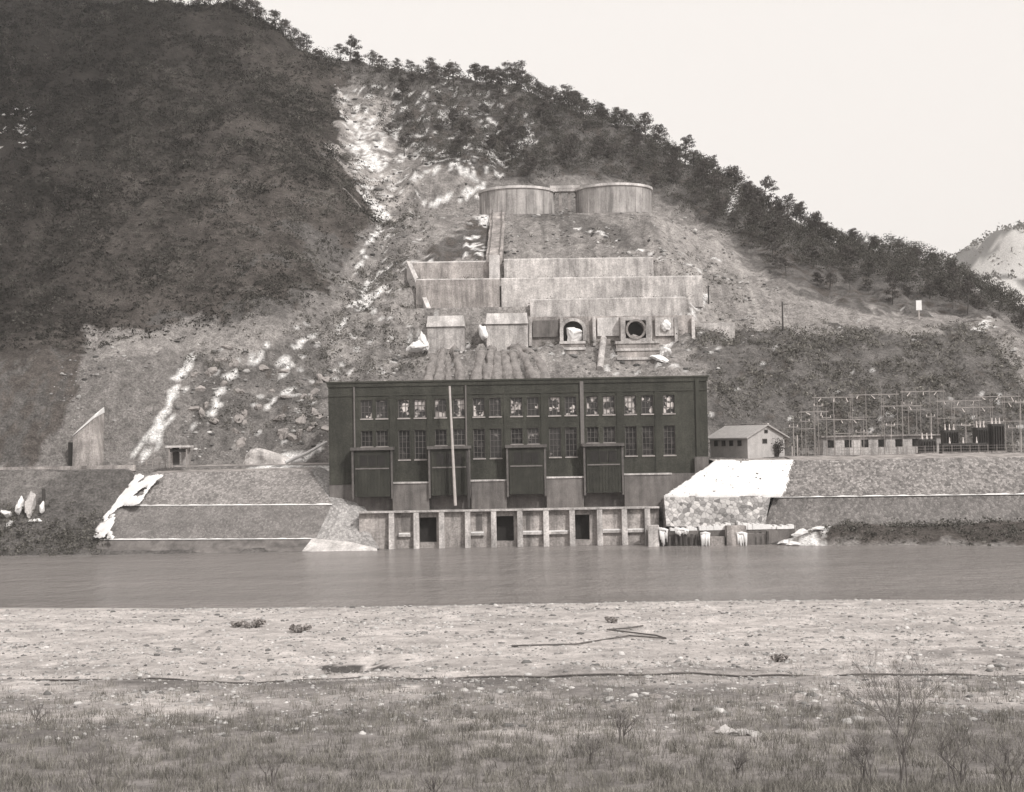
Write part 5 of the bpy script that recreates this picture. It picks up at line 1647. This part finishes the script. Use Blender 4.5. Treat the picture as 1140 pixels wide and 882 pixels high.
for i, (a_, b_, t_, Y, n_) in enumerate(gs):
    gantry(a_, b_, t_, Y, n_, 3 if i % 3 else 2,
           'slender post and beam gantry, one of the crowded frames of the right-hand switchyard')
for i in range(16):
    px_ = [884, 897, 912, 921, 958, 966, 992, 1012, 1017, 1037, 1057, 1076, 1092, 1114, 1128, 1137][i]
    Y = random.uniform(210, 224); X = P(px_, 500, Y).x
    r_ = empty('switchyard_mast', (X, Y, ZT if Y < 221 else zat(X, Y)), 0, 'thin single mast among the gantries of the right-hand switchyard', 'mast', 'single masts of the switchyard')
    h_ = random.uniform(3.5, 8.5)
    MB().tube([(0, 0, -1), (random.uniform(-.15, .15), 0, h_)], [.075, .045], 6).build('post', M['pole'] if i % 3 else M['pole_light'], r_)
    MB().box(-.7, .7, -.05, .05, h_ - .6, h_ - .48).build('crossarm', M['pole'], r_)
    for s in (-.6, .6): MB().tube([(s, 0, h_ - .48), (s, 0, h_ - .2)], .07, 5).build('insulator', M['ceramic'], r_)
fe = empty('switchyard_fence', (P(890, 507, 207.6).x, 207.6, ZT), 0, 'thin wire fence along the front edge of the switchyard', 'fence')
Wf = P(1160, 505, 207.6).x - fe.location.x
for k in range(28): MB().tube([(Wf * k / 27, 0, -.4), (Wf * k / 27, 0, 1.3)], .05, 5).build('post', M['pole'], fe)
for z_ in (.4, .8, 1.2): MB().tube([(0, -.06, z_), (Wf, -.06, z_)], .02, 4).build('wire', M['pole'], fe)
# poles on the bench road
def upole(px, pyt, pyb, Y, label, mat, arm=True):
    b_ = P(px, pyb, Y); H = P(px, pyt, Y).z - b_.z
    o = empty('utility_pole', b_, 0, label, 'pole')
    MB().tube([(0, 0, -1.5), (0, 0, H)], [.16, .12], 7).build('pole', mat, o)
    if arm: MB().box(-.05, .95, -.05, .05, H - .5, H - .38).build('crossarm', mat, o)
upole(871.5, 336, 366, 254, 'dark utility pole standing on the bench road above the cottage', M['pole_dark'])
upole(789, 318, 342, 262, 'short dark pole on the scree right of the retaining walls', M['pole_dark'], False)
upole(1023, 336, 352, 262, 'small pole with a white board on the bench road at the right', M['pole_light'], False)
q_ = P(1023, 340, 261.7)
o = MB().box(-.5, .5, 0, .12, -.9, .9).build('notice_board', M['snow']); o.location = q_; tag(o, 'white board fixed to the small pole on the bench road', 'board')
# bench road parapet walls
p_, q_ = P(764, 361, 254), P(818, 359, 254)
o = LB((p_.x, 254, 30)).box(p_.x, q_.x, 254, 255, 28, q_.z).build('road_wall', M['conc']); o.location = (p_.x, 254, 30)
tag(o, 'plain pale wall beside the bench road, right end of the works', 'retaining wall')
for (a_, b_, Ya, Yb, w_, nm, lb) in (((318, 515), (364, 492), 214, 217, .3, 'snow_chute', 'long snowy beam leaning up to the left end of the powerhouse'),):
    s_, e_ = P(*a_, Ya), P(*b_, Yb)
    o = MB().tube([s_, s_.lerp(e_, .5) + Vector((.2, 0, -.1)), e_], [w_, w_ * .8, w_ * .6], 8).build(nm, M['snow']); tag(o, lb, 'snow', kind='stuff')

# ------------------------------------------------------------------ foreground shrubs, logs, wire
def bare_shrub(loc, h, seed, label, stems=3, depth=5, lean=0.0):
    rs = random.Random(seed)
    r_ = empty('bare_shrub', loc, 0, label, 'shrub', None)
    st, tw_ = MB(), MB()
    def grow(p, d, l_, r, lev):
        mid = p + d * l_ * .5 + Vector((rs.uniform(-1, 1), rs.uniform(-1, 1), 0)) * l_ * .05
        e = p + d * l_
        (st if lev < 2 else tw_).tube([p, mid, e], [r, r * .85, r * .65], 4 if lev < 2 else 3, cap=False)
        if lev >= depth: return
        for k in range(rs.choice((2, 3, 3))):
            s = rs.uniform(.45, 1.0)
            nd = (d + Vector((rs.gauss(0, .45), rs.gauss(0, .45), rs.uniform(0, .35)))).normalized()
            grow(p + d * l_ * (1.0 if s > .7 else .5) if False else p.lerp(mid, s * 2) if s < .5 else mid.lerp(e, s * 2 - 1), nd, l_ * rs.uniform(.55, .8), r * .6, lev + 1)
    for i in range(stems):
        d = Vector((rs.gauss(lean, .22), rs.gauss(0, .22), 1)).normalized()
        grow(Vector((rs.uniform(-.15, .15), rs.uniform(-.15, .15), -.1)), d, h * .36, .028, 0)
    st.build('stem', M['twig'], r_); tw_.build('twigs', M['twig'], r_)
    return r_
def on_near(px, Y):
    X = P(px, 800, Y).x
    return (X, Y, float(near_z(np.array([X]), np.array([Y]))[0]))
bare_shrub(on_near(1003, 43), 5.2, 3, 'tall leafless shrub at the lower right of the near bank', 4, 6)
for i, (px_, Y, h_, lb) in enumerate(((1062, 46, 2.6, 'low leafless bush right of the tall shrub'), (1118, 44, 2.3, 'low leafless bush in the far right corner of the near bank'), (962, 47, 2.2, 'low leafless bush left of the tall shrub'),
                                     (690, 56, 2.0, 'spindly weed clump in the middle of the near bank'), (655, 52, 1.5, 'small spindly weed near the middle of the bottom edge'), (300, 49, 1.6, 'spindly weed in the grass at the lower left'), (110, 50, 1.7, 'spindly weed near the left corner of the bank'),
                                     (480, 47, 1.4, 'small bare weed left of the middle of the bottom edge'), (40, 62, 1.3, 'dark bare weed at the left edge of the bank'), (820, 49, 1.5, 'thin bare weed right of the middle of the bottom edge'))):
    bare_shrub(on_near(px_, Y), h_, 10 + i, lb, 4 if i < 3 else 3, 5 if i < 3 else 4)
# small dark bushes on the shingle
for i, (px_, py_, w_) in enumerate(((283, 693, 1.0), (334, 698, .9), (263, 692, .5), (868, 738, .5), (680, 690, .5))):
    p_ = PZ(px_, py_ + 3, .7)
    z_ = float(near_z(np.array([p_.x]), np.array([p_.y]))[0])
    r_ = shrub('low_bush', (p_.x, p_.y, z_), (.35 * w_ + .15), 60 + i, ['widest low dark bush on the shingle bar', 'dark rounded bush on the shingle bar, right of the widest one', 'tiny dark bush on the shingle bar, left of the widest one',
               'tiny dark bush on the right half of the shingle bar', 'tiny dark bush by the looped wire'][i], M['grass_dark'], 1.1 * w_, 7)
# bleached logs/rocks
for i, (px_, py_, w_, h_) in enumerate(((808, 826, 14, 7), (826, 824, 11, 5), (840, 827, 9, 4), (731, 771, 8, 5), (886, 783, 9, 6), (788, 822, 8, 4))):
    p_ = PZ(px_, py_, 1.9)
    z_ = float(near_z(np.array([p_.x]), np.array([p_.y]))[0])
    k_ = p_.y / 1600
    lump('bleached_stone', (p_.x, p_.y, z_ + .05), (w_ * k_, w_ * k_ * .7, h_ * k_), M['plaster'] if i < 3 else M['rock'], 120 + i,
         ['largest pale stone of the group in the grass, lower right', 'middle pale stone of the group in the grass, lower right', 'smallest pale stone of the group in the grass, lower right',
          'lone grey stone beside the ditch in the middle', 'lone grey stone in the grass left of the tall shrub', 'grey stone left of the pale stone group'][i], 'stone')
wp = [PZ(x_, y_, .62) for x_, y_ in ((570, 726), (640, 722), (700, 712), (742, 715), (730, 711), (676, 705), (700, 702), (716, 699))]
wp = [Vector((p_.x, p_.y, float(near_z(np.array([p_.x]), np.array([p_.y]))[0]) + .12)) for p_ in wp]
o = MB().tube(wp, .055, 5).build('wire', M['bay_trim']); tag(o, 'dark looped wire lying on the shingle bar', 'wire')
pc = []
for x_ in np.arange(-46, 46, .7):
    y_ = float(track_y(np.array([x_]))[0]) + .5
    pc.append((x_, y_, float(near_z(np.array([x_]), np.array([y_]))[0]) + .09))
o = MB().tube(pc, .05, 5).build('cable', M['bay_trim']); tag(o, 'long dark cable lying along the ditch across the near bank', 'cable')

# ------------------------------------------------------------------ thin winter haze over the valley
hz = MB().box(-1700, 1700, -300, 2400, -4.2, 520)
hm = bpy.data.materials.new('haze'); hm.use_nodes = True
hn = hm.node_tree; hn.nodes.clear()
ho_ = hn.nodes.new('ShaderNodeOutputMaterial'); hv = hn.nodes.new('ShaderNodeVolumePrincipled')
hv.inputs['Color'].default_value = (1.0, .97, .95, 1); hv.inputs['Density'].default_value = 0.00017
hn.links.new(hv.outputs[0], ho_.inputs['Volume'])
tag(hz.build('haze', hm), kind='stuff')
